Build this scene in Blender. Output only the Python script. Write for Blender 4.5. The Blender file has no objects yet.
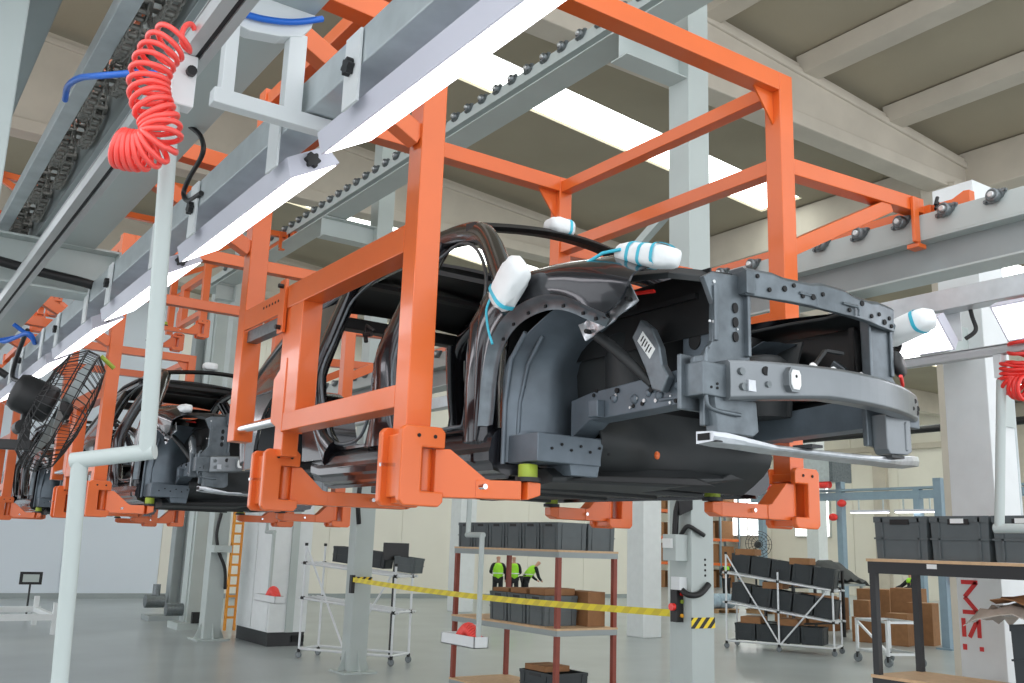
import bpy, bmesh, math, random
from mathutils import Vector, Matrix
random.seed(7)
scene = bpy.context.scene
COL = scene.collection

# ---------------------------------------------------------------- camera
cam_data = bpy.data.cameras.new('camera')
cam = bpy.data.objects.new('camera', cam_data)
COL.objects.link(cam)
cam_data.sensor_fit = 'HORIZONTAL'
cam_data.sensor_width = 36.0
cam_data.lens = 960.84 / 1024 * 36.0
cam_data.clip_start = 0.05
cam_data.clip_end = 300
_r = Vector((0.821723, -0.568949, 0.032678))
_d = Vector((0.145854, 0.154530, -0.977163))
_f = Vector((0.550906, 0.807723, 0.209965))
cam.matrix_world = Matrix(((_r.x, -_d.x, -_f.x, 0.0), (_r.y, -_d.y, -_f.y, 0.0), (_r.z, -_d.z, -_f.z, 2.0), (0, 0, 0, 1)))
scene.camera = cam

# ---------------------------------------------------------------- world, exposure
world = bpy.data.worlds.new('world')
scene.world = world
world.use_nodes = True
world.node_tree.nodes['Background'].inputs[0].default_value = (0.93, 0.96, 1.0, 1)
world.node_tree.nodes['Background'].inputs[1].default_value = 1.5
vs = scene.view_settings
vs.view_transform = 'Standard'
vs.look = 'None'
vs.gamma = 1.0
vs.use_curve_mapping = False
vs.exposure = 0.4

# ---------------------------------------------------------------- materials
def lin(c):
    r = []
    for v in c[:3]:
        v = v / 255.0
        r.append(v / 12.92 if v <= 0.04045 else ((v + 0.055) / 1.055) ** 2.4)
    return (*r, 1.0)

def mat(name, rgb, rough=0.5, metal=0.0, noise=0.08, scale=6.0, coat=0.0, emit=0.0, alpha=1.0, trans=0.0, bump=0.0, emit_rgb=None):
    m = bpy.data.materials.new(name)
    m.use_nodes = True
    nt = m.node_tree
    b = nt.nodes['Principled BSDF']
    c = lin(rgb)
    b.inputs['Roughness'].default_value = rough
    b.inputs['Metallic'].default_value = metal
    b.inputs['Coat Weight'].default_value = coat
    b.inputs['Coat Roughness'].default_value = 0.08
    b.inputs['Alpha'].default_value = alpha
    b.inputs['Transmission Weight'].default_value = trans
    if emit > 0:
        b.inputs['Emission Color'].default_value = lin(emit_rgb or rgb)
        b.inputs['Emission Strength'].default_value = emit
    if noise > 0:
        tc = nt.nodes.new('ShaderNodeTexCoord')
        nz = nt.nodes.new('ShaderNodeTexNoise')
        nz.inputs['Scale'].default_value = scale
        nz.inputs['Detail'].default_value = 4
        rp = nt.nodes.new('ShaderNodeValToRGB')
        rp.color_ramp.elements[0].position = 0.3
        rp.color_ramp.elements[1].position = 0.7
        rp.color_ramp.elements[0].color = tuple(v * (1 - noise) for v in c[:3]) + (1,)
        rp.color_ramp.elements[1].color = tuple(min(1, v * (1 + noise)) for v in c[:3]) + (1,)
        nt.links.new(tc.outputs['Object'], nz.inputs['Vector'])
        nt.links.new(nz.outputs['Fac'], rp.inputs['Fac'])
        nt.links.new(rp.outputs['Color'], b.inputs['Base Color'])
        if bump > 0:
            bp = nt.nodes.new('ShaderNodeBump')
            bp.inputs['Strength'].default_value = bump
            bp.inputs['Distance'].default_value = 0.01
            nt.links.new(nz.outputs['Fac'], bp.inputs['Height'])
            nt.links.new(bp.outputs['Normal'], b.inputs['Normal'])
    else:
        b.inputs['Base Color'].default_value = c
    return m

def stripes(name, rgb_a, rgb_b, width, rough=0.5, slant=1.0, axis=1):
    """diagonal two-colour warning tape"""
    m = mat(name, rgb_a, rough, noise=0)
    nt = m.node_tree
    b = nt.nodes['Principled BSDF']
    tc = nt.nodes.new('ShaderNodeTexCoord')
    sp = nt.nodes.new('ShaderNodeSeparateXYZ')
    ad = nt.nodes.new('ShaderNodeMath'); ad.operation = 'MULTIPLY_ADD'; ad.inputs[1].default_value = slant
    dv = nt.nodes.new('ShaderNodeMath'); dv.operation = 'DIVIDE'; dv.inputs[1].default_value = width
    fr = nt.nodes.new('ShaderNodeMath'); fr.operation = 'FRACT'
    gt = nt.nodes.new('ShaderNodeMath'); gt.operation = 'GREATER_THAN'; gt.inputs[1].default_value = 0.5
    mx = nt.nodes.new('ShaderNodeMix'); mx.data_type = 'RGBA'
    nt.links.new(tc.outputs['Object'], sp.inputs[0])
    nt.links.new(sp.outputs[2], ad.inputs[0])
    nt.links.new(sp.outputs[axis], ad.inputs[2])
    nt.links.new(ad.outputs[0], dv.inputs[0])
    nt.links.new(dv.outputs[0], fr.inputs[0])
    nt.links.new(fr.outputs[0], gt.inputs[0])
    nt.links.new(gt.outputs[0], mx.inputs['Factor'])
    mx.inputs['A'].default_value = lin(rgb_a)
    mx.inputs['B'].default_value = lin(rgb_b)
    nt.links.new(mx.outputs['Result'], b.inputs['Base Color'])
    return m

M = {}
M['orange'] = mat('orange_paint', (221, 103, 42), 0.32, noise=0.05, scale=3, coat=0.25)
M['steel'] = mat('grey_green_paint', (182, 191, 188), 0.45, noise=0.04, scale=2)
M['steel_dark'] = mat('grey_paint', (150, 158, 158), 0.5, noise=0.05, scale=3)
M['white_paint'] = mat('white_paint', (222, 226, 226), 0.45, noise=0.03)
M['galv'] = mat('galvanised_sheet', (186, 194, 196), 0.3, metal=0.25, noise=0.1, scale=9)
M['alu'] = mat('aluminium_profile', (205, 208, 208), 0.35, metal=0.6, noise=0.04)
M['bearing'] = mat('cast_bearing', (120, 126, 128), 0.4, metal=0.7, noise=0.15, scale=30)
M['chain'] = mat('oiled_chain', (138, 136, 130), 0.4, metal=0.5, noise=0.3, scale=40)
M['black'] = mat('black_plastic', (24, 24, 25), 0.45, noise=0.1)
M['slot'] = mat('black_slot', (30, 28, 30), 0.6, noise=0)
M['lamp_on'] = mat('lamp_diffuser', (255, 255, 255), 0.4, noise=0, emit=3.2, emit_rgb=(252, 250, 255))
M['lamp_case'] = mat('lamp_housing', (205, 205, 216), 0.4, noise=0.02)
M['sky'] = mat('skylight_sheet', (240, 244, 240), 0.5, noise=0, emit=4.0, emit_rgb=(246, 252, 246))
M['hose'] = mat('coral_hose', (250, 84, 76), 0.28, noise=0.03, coat=0.3)
M['hose_red'] = mat('red_hose', (240, 52, 44), 0.3, noise=0.03, coat=0.3)
M['blue'] = mat('blue_airline', (28, 104, 205), 0.35, noise=0.03)
M['pad'] = mat('olive_green_pad', (150, 168, 52), 0.5, noise=0.1, scale=20)
M['body'] = mat('dark_grey_car_paint', (37, 38, 43), 0.22, metal=0.45, noise=0.04, scale=3, coat=0.7)
M['body_in'] = mat('primed_blue_grey_steel', (98, 108, 116), 0.45, metal=0.35, noise=0.2, scale=6)
M['body_black'] = mat('black_primer', (17, 18, 19), 0.5, metal=0.0, noise=0.12, scale=5)
M['body_under'] = mat('dark_underseal', (40, 43, 44), 0.55, metal=0.0, noise=0.15, scale=6)
M['bare'] = mat('zinc_grey_steel', (104, 112, 117), 0.36, metal=0.6, noise=0.22, scale=14)
M['beam'] = mat('silver_grey_bumper_steel', (124, 129, 132), 0.32, metal=0.7, noise=0.07, scale=6)
M['bright'] = mat('bright_aluminium', (190, 194, 198), 0.3, metal=0.8, noise=0.15, scale=20)
M['foam'] = mat('white_foam_wrap', (236, 240, 240), 0.7, noise=0.04, scale=12, bump=0.3)
M['tape_cyan'] = mat('cyan_tape', (70, 190, 214), 0.4, noise=0.05)
M['label'] = mat('white_label', (232, 234, 232), 0.6, noise=0.03)
M['hole'] = mat('dark_hole', (12, 12, 13), 0.7, noise=0)
M['floor'] = None
M['chrome'] = mat('polished_pin', (230, 232, 235), 0.15, metal=1.0, noise=0)
M['pink_bar'] = M['galv']

# ---------------------------------------------------------------- mesh builder
OFF = {}
def thing(name, label, cat, loc=(0, 0, 0), group=None):
    o = bpy.data.objects.new(name, None)
    o.empty_display_size = 0.1
    COL.objects.link(o)
    o.location = loc
    o['label'] = label; o['category'] = cat
    if group: o['group'] = group
    OFF[o.name] = Vector(loc)
    return o

def tag(o, label=None, cat=None, group=None, kind=None):
    if label: o['label'] = label
    if cat: o['category'] = cat
    if group: o['group'] = group
    if kind: o['kind'] = kind
    return o

class MB:
    def __init__(s):
        s.v = []; s.f = []; s.sm = []
    def add(s, verts, faces, smooth=False):
        n = len(s.v)
        s.v += [Vector(p) for p in verts]
        for f in faces:
            s.f.append([i + n for i in f]); s.sm.append(smooth)
        return s
    def box(s, x0, x1, y0, y1, z0, z1):
        return s.add([(x, y, z) for z in (z0, z1) for y in (y0, y1) for x in (x0, x1)],
                     [(0, 2, 3, 1), (4, 5, 7, 6), (0, 1, 5, 4), (2, 6, 7, 3), (0, 4, 6, 2), (1, 3, 7, 5)])
    def bar(s, p, q, w, h, up=(0, 0, 1), p_off=0.0, q_off=0.0):
        """box from p to q, w across, h along 'up'"""
        p = Vector(p); q = Vector(q)
        d = (q - p).normalized(); up = Vector(up)
        a = d.cross(up)
        if a.length < 1e-5: a = d.cross(Vector((1, 0, 0)))
        a.normalize(); b = a.cross(d).normalized()
        p = p - d * p_off; q = q + d * q_off
        vs_ = []
        for c in (p, q):
            for sa, sb in ((-1, -1), (1, -1), (1, 1), (-1, 1)):
                vs_.append(c + a * (sa * w / 2) + b * (sb * h / 2))
        return s.add(vs_, [(3, 2, 1, 0), (4, 5, 6, 7), (0, 1, 5, 4), (1, 2, 6, 5), (2, 3, 7, 6), (3, 0, 4, 7)])
    def ibeam(s, p, q, h, w, tf=0.014, tw=0.01, up=(0, 0, 1)):
        p = Vector(p); q = Vector(q); d = (q - p).normalized()
        a = d.cross(Vector(up)).normalized(); b = a.cross(d)
        s.bar(p + b * (h / 2 - tf / 2), q + b * (h / 2 - tf / 2), w, tf, up)
        s.bar(p - b * (h / 2 - tf / 2), q - b * (h / 2 - tf / 2), w, tf, up)
        s.bar(p, q, tw, h - 2 * tf, up)
        return s
    def tube(s, pts, r, n=10, caps=True, smooth=True, closed=False):
        pts = [Vector(p) for p in pts]
        m = len(pts)
        rs = r if isinstance(r, (list, tuple)) else [r] * m
        T = []
        for i in range(m):
            if closed: t = pts[(i + 1) % m] - pts[i - 1]
            else: t = pts[min(i + 1, m - 1)] - pts[max(i - 1, 0)]
            T.append(t.normalized())
        ref = Vector((0, 0, 1)) if abs(T[0].z) < 0.9 else Vector((1, 0, 0))
        A = T[0].cross(ref).normalized()
        vs_ = []
        for i in range(m):
            if i:
                ax = T[i - 1].cross(T[i])
                if ax.length > 1e-7:
                    A = Matrix.Rotation(T[i - 1].angle(T[i]), 3, ax.normalized()) @ A
            B = T[i].cross(A)
            for k in range(n):
                an = 2 * math.pi * k / n
                vs_.append(pts[i] + (A * math.cos(an) + B * math.sin(an)) * rs[i])
        fs = []
        for i in range(m if closed else m - 1):
            j = (i + 1) % m
            for k in range(n):
                fs.append((i * n + k, i * n + (k + 1) % n, j * n + (k + 1) % n, j * n + k))
        s.add(vs_, fs, smooth)
        if caps and not closed:
            s.add(vs_[:n], [tuple(range(n))[::-1]]); s.add(vs_[-n:], [tuple(range(n))])
        return s
    def cyl(s, p, q, r, n=16, r2=None):
        return s.tube([p, q], [r, r if r2 is None else r2], n)
    def prism(s, poly, axis, a0, a1, smooth=False):
        """poly: list of 2-D points in the plane normal to axis (x: (y,z)  y: (x,z)  z: (x,y))"""
        def P(a, c):
            return {'x': (a, c[0], c[1]), 'y': (c[0], a, c[1]), 'z': (c[0], c[1], a)}[axis]
        n = len(poly)
        vs_ = [P(a0, c) for c in poly] + [P(a1, c) for c in poly]
        fs = [tuple(range(n))[::-1], tuple(range(n, 2 * n))]
        for i in range(n):
            j = (i + 1) % n
            fs.append((i, j, n + j, n + i))
        return s.add(vs_, fs, smooth)
    def hull(s, a, b, smooth=False):
        """loft between two equal-length loops of 3-D points, capped"""
        n = len(a)
        fs = [tuple(range(n))[::-1], tuple(range(n, 2 * n))]
        for i in range(n):
            j = (i + 1) % n
            fs.append((i, j, n + j, n + i))
        return s.add(list(a) + list(b), fs, smooth)
    def loft(s, rings, smooth=True, caps=True, closed=True):
        n = len(rings[0]); vs_ = [p for r in rings for p in r]; fs = []
        for i in range(len(rings) - 1):
            for k in range(n if closed else n - 1):
                fs.append((i * n + k, i * n + (k + 1) % n, (i + 1) * n + (k + 1) % n, (i + 1) * n + k))
        s.add(vs_, fs, smooth)
        if caps:
            s.add(rings[0], [tuple(range(n))[::-1]]); s.add(rings[-1], [tuple(range(n))])
        return s
    def sheet(s, rows, t, nrm=(1, 0, 0), smooth=True):
        """grid of points thickened by t along nrm (or a function of the point)"""
        nu = len(rows); nv = len(rows[0])
        A = [Vector(p) for r in rows for p in r]
        N = [Vector(nrm(p)) if callable(nrm) else Vector(nrm) for p in A]
        B = [p + n_ * t for p, n_ in zip(A, N)]
        K = nu * nv; fs = []
        for i in range(nu - 1):
            for j in range(nv - 1):
                a, b, c, d = i * nv + j, i * nv + j + 1, (i + 1) * nv + j + 1, (i + 1) * nv + j
                fs.append((a, b, c, d)); fs.append((K + d, K + c, K + b, K + a))
        s.add(A + B, fs, smooth)
        edge = [i for i in range(nv)] + [i * nv + nv - 1 for i in range(1, nu)] + \
               [(nu - 1) * nv + j for j in range(nv - 2, -1, -1)] + [i * nv for i in range(nu - 2, 0, -1)]
        m = len(edge)
        vs_ = [A[e] for e in edge] + [B[e] for e in edge]
        s.add(vs_, [(i, m + i, m + (i + 1) % m, (i + 1) % m) for i in range(m)])
        return s
    def ball(s, c, r, nu=14, nv=8, R=None):
        c = Vector(c); r = Vector(r) if isinstance(r, (tuple, list)) else Vector((r, r, r))
        rings = []
        for i in range(1, nv):
            ph = math.pi * i / nv
            rings.append([Vector((r.x * math.sin(ph) * math.cos(2 * math.pi * k / nu), r.y * math.sin(ph) * math.sin(2 * math.pi * k / nu), r.z * math.cos(ph))) for k in range(nu)])
        vs_ = [Vector((0, 0, r.z))] + [p for q in rings for p in q] + [Vector((0, 0, -r.z))]
        if R is not None: vs_ = [R @ p for p in vs_]
        vs_ = [p + c for p in vs_]
        fs = []
        for k in range(nu):
            fs.append((0, 1 + k, 1 + (k + 1) % nu))
            for i in range(nv - 2):
                a = 1 + i * nu
                fs.append((a + k, a + nu + k, a + nu + (k + 1) % nu, a + (k + 1) % nu))
            a = 1 + (nv - 2) * nu
            fs.append((len(vs_) - 1, a + (k + 1) % nu, a + k))
        return s.add(vs_, fs, True)
    def lathe(s, prof, c, axis=(0, 0, 1), n=20, smooth=True):
        """prof: list of (radius, height along axis)"""
        c = Vector(c); ax = Vector(axis).normalized()
        a = ax.cross(Vector((0, 0, 1)) if abs(ax.z) < 0.9 else Vector((1, 0, 0))).normalized(); b = ax.cross(a)
        rings = [[c + ax * h + (a * math.cos(2 * math.pi * k / n) + b * math.sin(2 * math.pi * k / n)) * r for k in range(n)] for r, h in prof]
        return s.loft(rings, smooth, True)
    def xf(s, mtx):
        s.v = [mtx @ p for p in s.v]; return s
    def merge(s, o):
        n = len(s.v); s.v += o.v
        s.f += [[i + n for i in f] for f in o.f]; s.sm += o.sm
        return s
    def mirror_x(s, xc):
        t = MB(); t.v = [Vector((2 * xc - p.x, p.y, p.z)) for p in s.v]
        t.f = [f[::-1] for f in s.f]; t.sm = list(s.sm); return t
    def build(s, name, m, parent=None, bevel=0.0, seg=2, loc=None):
        if parent is not None:
            off = OFF[parent.name]
        else:
            off = Vector(loc) if loc is not None else Vector((0, 0, 0))
        me = bpy.data.meshes.new(name)
        me.from_pydata([tuple(p - off) for p in s.v], [], s.f)
        me.polygons.foreach_set('use_smooth', s.sm)
        bm = bmesh.new(); bm.from_mesh(me)
        bmesh.ops.recalc_face_normals(bm, faces=bm.faces)
        bm.to_mesh(me); bm.free()
        me.update()
        mm = M[m] if isinstance(m, str) else m
        me.materials.append(mm)
        o = bpy.data.objects.new(name, me)
        COL.objects.link(o)
        if parent is not None: o.parent = parent
        else: o.location = off
        OFF[o.name] = off.copy()
        if bevel > 0:
            bv = o.modifiers.new('bevel', 'BEVEL'); bv.width = bevel; bv.segments = seg
            bv.limit_method = 'ANGLE'; bv.angle_limit = math.radians(40)
        return o

def struct(name, mb, m, bevel=0.0):
    o = mb.build(name, m, None, bevel); o['kind'] = 'structure'; return o

def copy_tree(o, parent=None):
    c = o.copy(); COL.objects.link(c)
    OFF[c.name] = OFF.get(o.name, Vector((0, 0, 0)))
    if parent is not None: c.parent = parent
    for ch in list(o.children): copy_tree(ch, c)
    return c

def dup(root, delta, label=None, group=None, rz=None):
    c = copy_tree(root)
    c.location = Vector(root.location) + Vector(delta)
    if rz is not None: c.rotation_euler = (0, 0, rz)
    if label: c['label'] = label
    if group: c['group'] = group
    OFF[c.name] = Vector(c.location)
    return c

def arc(cx, cy, r, a0, a1, n):
    return [(cx + r * math.cos(math.radians(a0 + (a1 - a0) * i / n)), cy + r * math.sin(math.radians(a0 + (a1 - a0) * i / n))) for i in range(n + 1)]

def smooth_path(pts, sub=6):
    """Catmull-Rom through pts"""
    pts = [Vector(p) for p in pts]; out = []
    for i in range(len(pts) - 1):
        p0 = pts[max(i - 1, 0)]; p1 = pts[i]; p2 = pts[i + 1]; p3 = pts[min(i + 2, len(pts) - 1)]
        for k in range(sub):
            t = k / sub
            out.append(0.5 * ((2 * p1) + (p2 - p0) * t + (2 * p0 - 5 * p1 + 4 * p2 - p3) * t * t + (3 * p1 - p0 - 3 * p2 + p3) * t ** 3))
    out.append(pts[-1]); return out

# ================================================================ SETTING
fm = mat('epoxy_floor', (160, 167, 168), 0.34, noise=0.1, scale=0.6, coat=0.15)
def roof_z(x): return 10.36 - 0.082 * (x - 9.9)
struct('floor', MB().box(-14, 60, -6, 70, -0.12, 0), fm)
wm = mat('insulated_panel_wall', (214, 222, 230), 0.55, noise=0.03, scale=0.4)
wm2 = mat('cream_panel_wall', (228, 224, 212), 0.6, noise=0.04, scale=0.5)
conc = mat('precast_concrete', (196, 188, 174), 0.75, noise=0.07, scale=1.5, bump=0.15)
roofm = mat('roof_soffit_panel', (164, 155, 135), 0.8, noise=0.06, scale=0.5)
# back wall: panels with visible joints
w = MB()
for i in range(5):
    x0 = -6 + i * 3.0
    w.box(x0 + 0.012, x0 + 2.988, 33.5, 33.7, 0, 11.3)
w.box(-6, 9, 33.52, 33.68, 0, 11.3)
struct('wall_back', w, wm)
w = MB()
for i in range(7):
    w.box(9 + i * 3.0 + 0.012, 9 + i * 3.0 + 2.988, 33.5, 33.7, 0, 11.3)
w.box(9, 30, 33.52, 33.68, 0, 11.3)
struct('wall_back_right', w, wm2)
wb = MB()
for i in range(12):
    wb.box(27.0 + i * 3.0 + 0.02, 27.0 + i * 3.0 + 2.98, 62.0, 62.25, 0, 10.8)
struct('wall_far', wb, wm2)
w = MB()
for i in range(22):
    y0 = -4 + i * 3.0
    w.box(48.0, 48.2, y0 + 0.02, y0 + 2.98, 0, 10.2)
w.box(48.05, 48.18, -4, 62, 0, 10.2)
struct('wall_right', w, wm2)
struct('wall_return', MB().box(29.9, 30.1, 33.7, 62, 0, 11), wm2)
# high windows on the right wall
glow = mat('daylit_window', (250, 252, 250), 0.4, noise=0, emit=2.2)
n = 1
for y0 in (8, 36.5, 41.5):
    f = struct('window_%d' % n, MB().box(47.86, 48.0, y0, y0 + 2.6, 3.2, 7.0).box(47.84, 47.87, y0 + 1.27, y0 + 1.33, 3.2, 7.0), 'alu')
    p = MB().box(47.83, 47.85, y0 + 0.08, y0 + 1.24, 3.28, 6.92).box(47.83, 47.85, y0 + 1.36, y0 + 2.52, 3.28, 6.92).build('pane', glow, f)
    n += 1
for x0 in (30, 36, 42):
    f = struct('window_%d' % n, MB().box(x0, x0 + 2.6, 61.86, 62.0, 3.2, 7.0), 'alu')
    MB().box(x0 + 0.08, x0 + 1.24, 61.83, 61.85, 3.28, 6.92).box(x0 + 1.36, x0 + 2.52, 61.83, 61.85, 3.28, 6.92).build('pane', glow, f)
    n += 1
# roof: sloping soffit, with slots where the skylights run
sky_bands = [(13.1, 14.25), (21.6, 22.7), (30.0, 31.0), (38, 39.2), (47, 48.2)]
ys = [4.0]
for a, b in sky_bands: ys += [a, b]
ys.append(62.2)
r = MB()
X0, X1, X2 = -6.0, 17.4, 48.2
def slab(mb, xa, xb, ya, yb, za, zb, t=0.16):
    mb.add([(xa, ya, za), (xb, ya, zb), (xb, yb, zb), (xa, yb, za), (xa, ya, za + t), (xb, ya, zb + t), (xb, yb, zb + t), (xa, yb, za + t)],
           [(0, 1, 2, 3), (7, 6, 5, 4), (0, 4, 5, 1), (1, 5, 6, 2), (2, 6, 7, 3), (3, 7, 4, 0)])
for i in range(0, len(ys), 2):
    slab(r, X0, X1, ys[i], ys[i + 1], roof_z(X0), roof_z(X1))
for i in range(len(sky_bands)):
    a, b = sky_bands[i]
    slab(r, X0, 7.2, a, b, roof_z(X0), roof_z(7.2)); slab(r, 16.6, X1, a, b, roof_z(16.6), roof_z(X1))
far_bands = [(6, 7.4), (13, 14.4), (21, 22.6), (29, 30.6), (37, 38.6), (46, 47.6)]
yy = [-4.0] + [v for ab in far_bands for v in ab] + [62.2]
for i in range(0, len(yy), 2): slab(r, X1, X2, yy[i], yy[i + 1], 10.0, 10.0)
for a, b in far_bands:
    slab(r, X1, 19.5, a, b, 10.0, 10.0); slab(r, 45.5, X2, a, b, 10.0, 10.0)
slab(r, 7.6, X1, -4, 4.0, roof_z(7.6), roof_z(X1))
struct('ceiling', r, roofm)
for i, (a, b) in enumerate(sky_bands):
    k = MB(); slab(k, 7.2, 16.6, a, b, roof_z(7.2) + 0.06, roof_z(16.6) + 0.06, 0.03)
    struct('window_%d' % n, k, 'sky'); n += 1
for a, b in far_bands:
    k = MB(); slab(k, 19.5, 45.5, a, b, 10.06, 10.06, 0.03)
    struct('window_%d' % n, k, 'sky'); n += 1
# concrete main beams across, tapered, with purlins
tn = 1
for yb in (9.6, 18.1, 26.6):
    b = MB()
    poly = [(-5.5, 9.0), (17.0, 9.0), (17.0, roof_z(17.0) - 0.14), (-5.5, roof_z(-5.5) - 0.14)]
    b.prism(poly, 'y', yb - 0.12, yb + 0.12)
    b.box(-5.5, 17.0, yb - 0.22, yb + 0.22, 8.86, 9.1)
    b.prism([(-5.5, roof_z(-5.5) - 0.36), (17.0, roof_z(17.0) - 0.36), (17.0, roof_z(17.0) - 0.24), (-5.5, roof_z(-5.5) - 0.24)], 'y', yb - 0.17, yb + 0.17)
    struct('trim_%d' % tn, b, conc, 0.02); tn += 1
for xp in (-1.8, 0.55, 2.9, 5.25, 7.6, 9.95, 12.3, 14.65):
    p = MB()
    for (ya, yb) in ((4.0, 9.52), (9.8, 13.05), (14.3, 17.9), (18.3, 21.55), (22.75, 26.4), (26.8, 29.9), (31.1, 33.5)):
        if ya > 9 or xp < 7: continue
        z = roof_z(xp)
        p.prism([(xp - 0.2, z - 0.30), (xp + 0.2, z - 0.30), (xp + 0.27, z - 0.005), (xp - 0.27, z - 0.005)], 'y', ya, yb)
    struct('trim_%d' % tn, p, conc, 0.01); tn += 1
# edge beam along the line of columns
e = MB().box(16.9, 17.45, -4, 33.4, 8.95, 9.76)
struct('trim_%d' % tn, e, conc, 0.02); tn += 1
for yb in (9.6, 18.1, 26.6):
    struct('trim_%d' % tn, MB().box(16.2, 16.8, yb - 0.3, yb + 0.3, 0, 8.9).box(16.1, 17.4, yb - 0.35, yb + 0.35, 8.5, 8.92), conc if yb < 15 else 'white_paint', 0.02); tn += 1
for xx in (26, 34):
    struct('trim_%d' % tn, MB().box(xx - 0.3, xx + 0.3, 26.3, 26.9, 0, 10), 'white_paint', 0.02); tn += 1
struct('trim_%d' % tn, MB().box(17.4, 48.1, 17.85, 18.35, 9.0, 10.0), conc, 0.02); tn += 1
struct('trim_%d' % tn, MB().box(17.4, 48.1, 26.35, 26.85, 9.0, 10.0), conc, 0.02); tn += 1
struct('baseboard_back', MB().box(-6, 30, 33.42, 33.5, 0, 0.16), M['steel_dark'])

# ================================================================ OVERHEAD CONVEYOR
# --- right roller rail (inner face x = 5.55)
def bearing_mb(x, y, z, sgn):
    """two-bolt flange bearing on a face whose outward normal is (sgn,0,0)"""
    b = MB()
    R = Matrix.Rotation(math.radians(-22), 3, 'X')
    ring = []
    for (r, h) in ((0.036, 0), (0.036, 0.022), (0.026, 0.03)):
        ring.append((r, h))
    pts = []
    for k in range(28):
        a = 2 * math.pi * k / 28
        rr = 0.034 + 0.034 * abs(math.cos(a)) ** 6
        pts.append(R @ Vector((0, rr * math.cos(a), 0.9 * rr * math.sin(a) if abs(math.cos(a)) < 0.8 else 0.55 * rr * math.sin(a))))
    b.hull([Vector((x, y, z)) + p for p in pts], [Vector((x + sgn * 0.016, y, z)) + p for p in pts])
    for s_ in (-1, 1):
        p = Vector((x + sgn * 0.012, y, z)) + R @ Vector((0, s_ * 0.053, 0))
        b.lathe([(0.009, 0), (0.009, 0.014)], p, (sgn, 0, 0), 6, False)
    b.lathe([(0.036, 0.0), (0.036, 0.03), (0.03, 0.036), (0.024, 0.036), (0.024, 0.03)], (x + sgn * 0.01, y, z), (sgn, 0, 0), 18)
    return b
def bearing_bits(x, y, z, sgn):
    b = MB().lathe([(0.017, 0.0), (0.017, 0.026), (0.013, 0.03)], (x + sgn * 0.03, y, z), (sgn, 0, 0), 12)
    return b

def roller_rail(name, label, xi, sgn, zt, y0, y1, ybear, loc, flange_w=0.22, d1=0.14, d2=0.39, fo=0.0, bs=1.2):
    """channel-web rail; sgn = direction of the face that carries the bearings"""
    t = thing(name, label, 'conveyor rail', loc)
    xo = xi - sgn * flange_w
    xa, xb = min(xi, xo), max(xi, xo)
    MB().box(min(xi, xi - sgn * 0.012), max(xi, xi - sgn * 0.012), y0, y1, zt - d1, zt + 0.02).box(xa, xb, y0, y1, zt - d1 - 0.014, zt - d1).build('bearing_plate', 'steel', t, 0.002)
    xm = xi - sgn * flange_w * 0.5
    MB().box(xm - 0.006, xm + 0.006, y0, y1, zt - d2 + 0.014, zt - d1 - 0.014).build('web', 'steel_dark', t)
    MB().box(xa - fo, xb + fo, y0, y1, zt - d2, zt - d2 + 0.014).build('bottom_flange', 'steel', t, 0.002)
    MB().box(min(xo, xo + sgn * 0.012), max(xo, xo + sgn * 0.012), y0, y1, zt - d1, zt + 0.02).build('outer_plate', 'steel', t)
    proto = None
    k = 0
    for y in ybear:
        if proto is None:
            bm_ = bearing_mb(xi, y, zt, sgn); bm_.xf(Matrix.Translation((xi, y, zt)) @ Matrix.Scale(bs, 4) @ Matrix.Translation((-xi, -y, -zt))); proto = bm_.build('bearing', 'bearing', t)
            bm_ = bearing_bits(xi, y, zt, sgn); bm_.xf(Matrix.Translation((xi, y, zt)) @ Matrix.Scale(bs, 4) @ Matrix.Translation((-xi, -y, -zt))); bits = bm_.build('shaft_end', 'alu', proto)
            ry = y
            rl = MB().cyl((xi - sgn * 0.02, y, zt - 0.045), (xo + sgn * 0.02, y, zt - 0.045), 0.04, 16).build('roller', 'alu', t)
        else:
            c = copy_tree(proto, t); c.location = (0, y - ry, 0)
            c2 = rl.copy(); COL.objects.link(c2); c2.parent = t; c2.location = (0, y - ry, 0)
    return t

yb_r = [2.93 + 0.32 * i for i in range(-10, 35)]
roller_rail('roller_rail', 'grey steel roller rail with flange bearings along the upper right, at working height', 5.55, -1, 4.2, -0.6, 14.5, yb_r, (5.65, 8, 3.75))
# --- upper rail (return level), x = 6, z = 7.4
yb_u = [5.34 + 0.335 * i for i in range(0, 44)]
upper = roller_rail('roller_rail', 'long high grey roller rail crossing behind the orange cage, up under the roof', 6.05, -1, 7.62, 4.6, 21.0, yb_u, (6.15, 12, 7.3), 0.22, 0.11, 0.29, 0.08, 1.45)
# --- steel columns along the far side of the line
def hcol(name, label, x, y, z1, w=0.3, base=True, m='steel'):
    t = thing(name, label, 'steel column', (x, y, 0), 'columns of the overhead line')
    c = MB()
    c.box(x - w / 2, x + w / 2, y - w / 2, y + w / 2, 0.03, z1)
    c.build('shaft', m, t, 0.006)
    b = MB().box(x - w * 0.95, x + w * 0.95, y - w * 0.95, y + w * 0.95, 0, 0.03)
    for sx, sy in ((1, 0), (-1, 0), (0, 1), (0, -1)):
        px, py = x + sx * w / 2, y + sy * w / 2
        if sx: b.prism([(px, 0.03), (px + sx * w * 0.4, 0.03), (px, 0.34)], 'y', y - 0.008, y + 0.008)
        else: b.prism([(py, 0.03), (py + sy * w * 0.4, 0.03), (py, 0.34)], 'x', x - 0.008, x + 0.008)
    b.build('base_plate', m, t)
    return t
c_mid = hcol('steel_column', 'tall pale grey column wrapped with black and yellow tape, carrying a control box', 6.95, 6.94, 10.2, 0.3)
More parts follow.
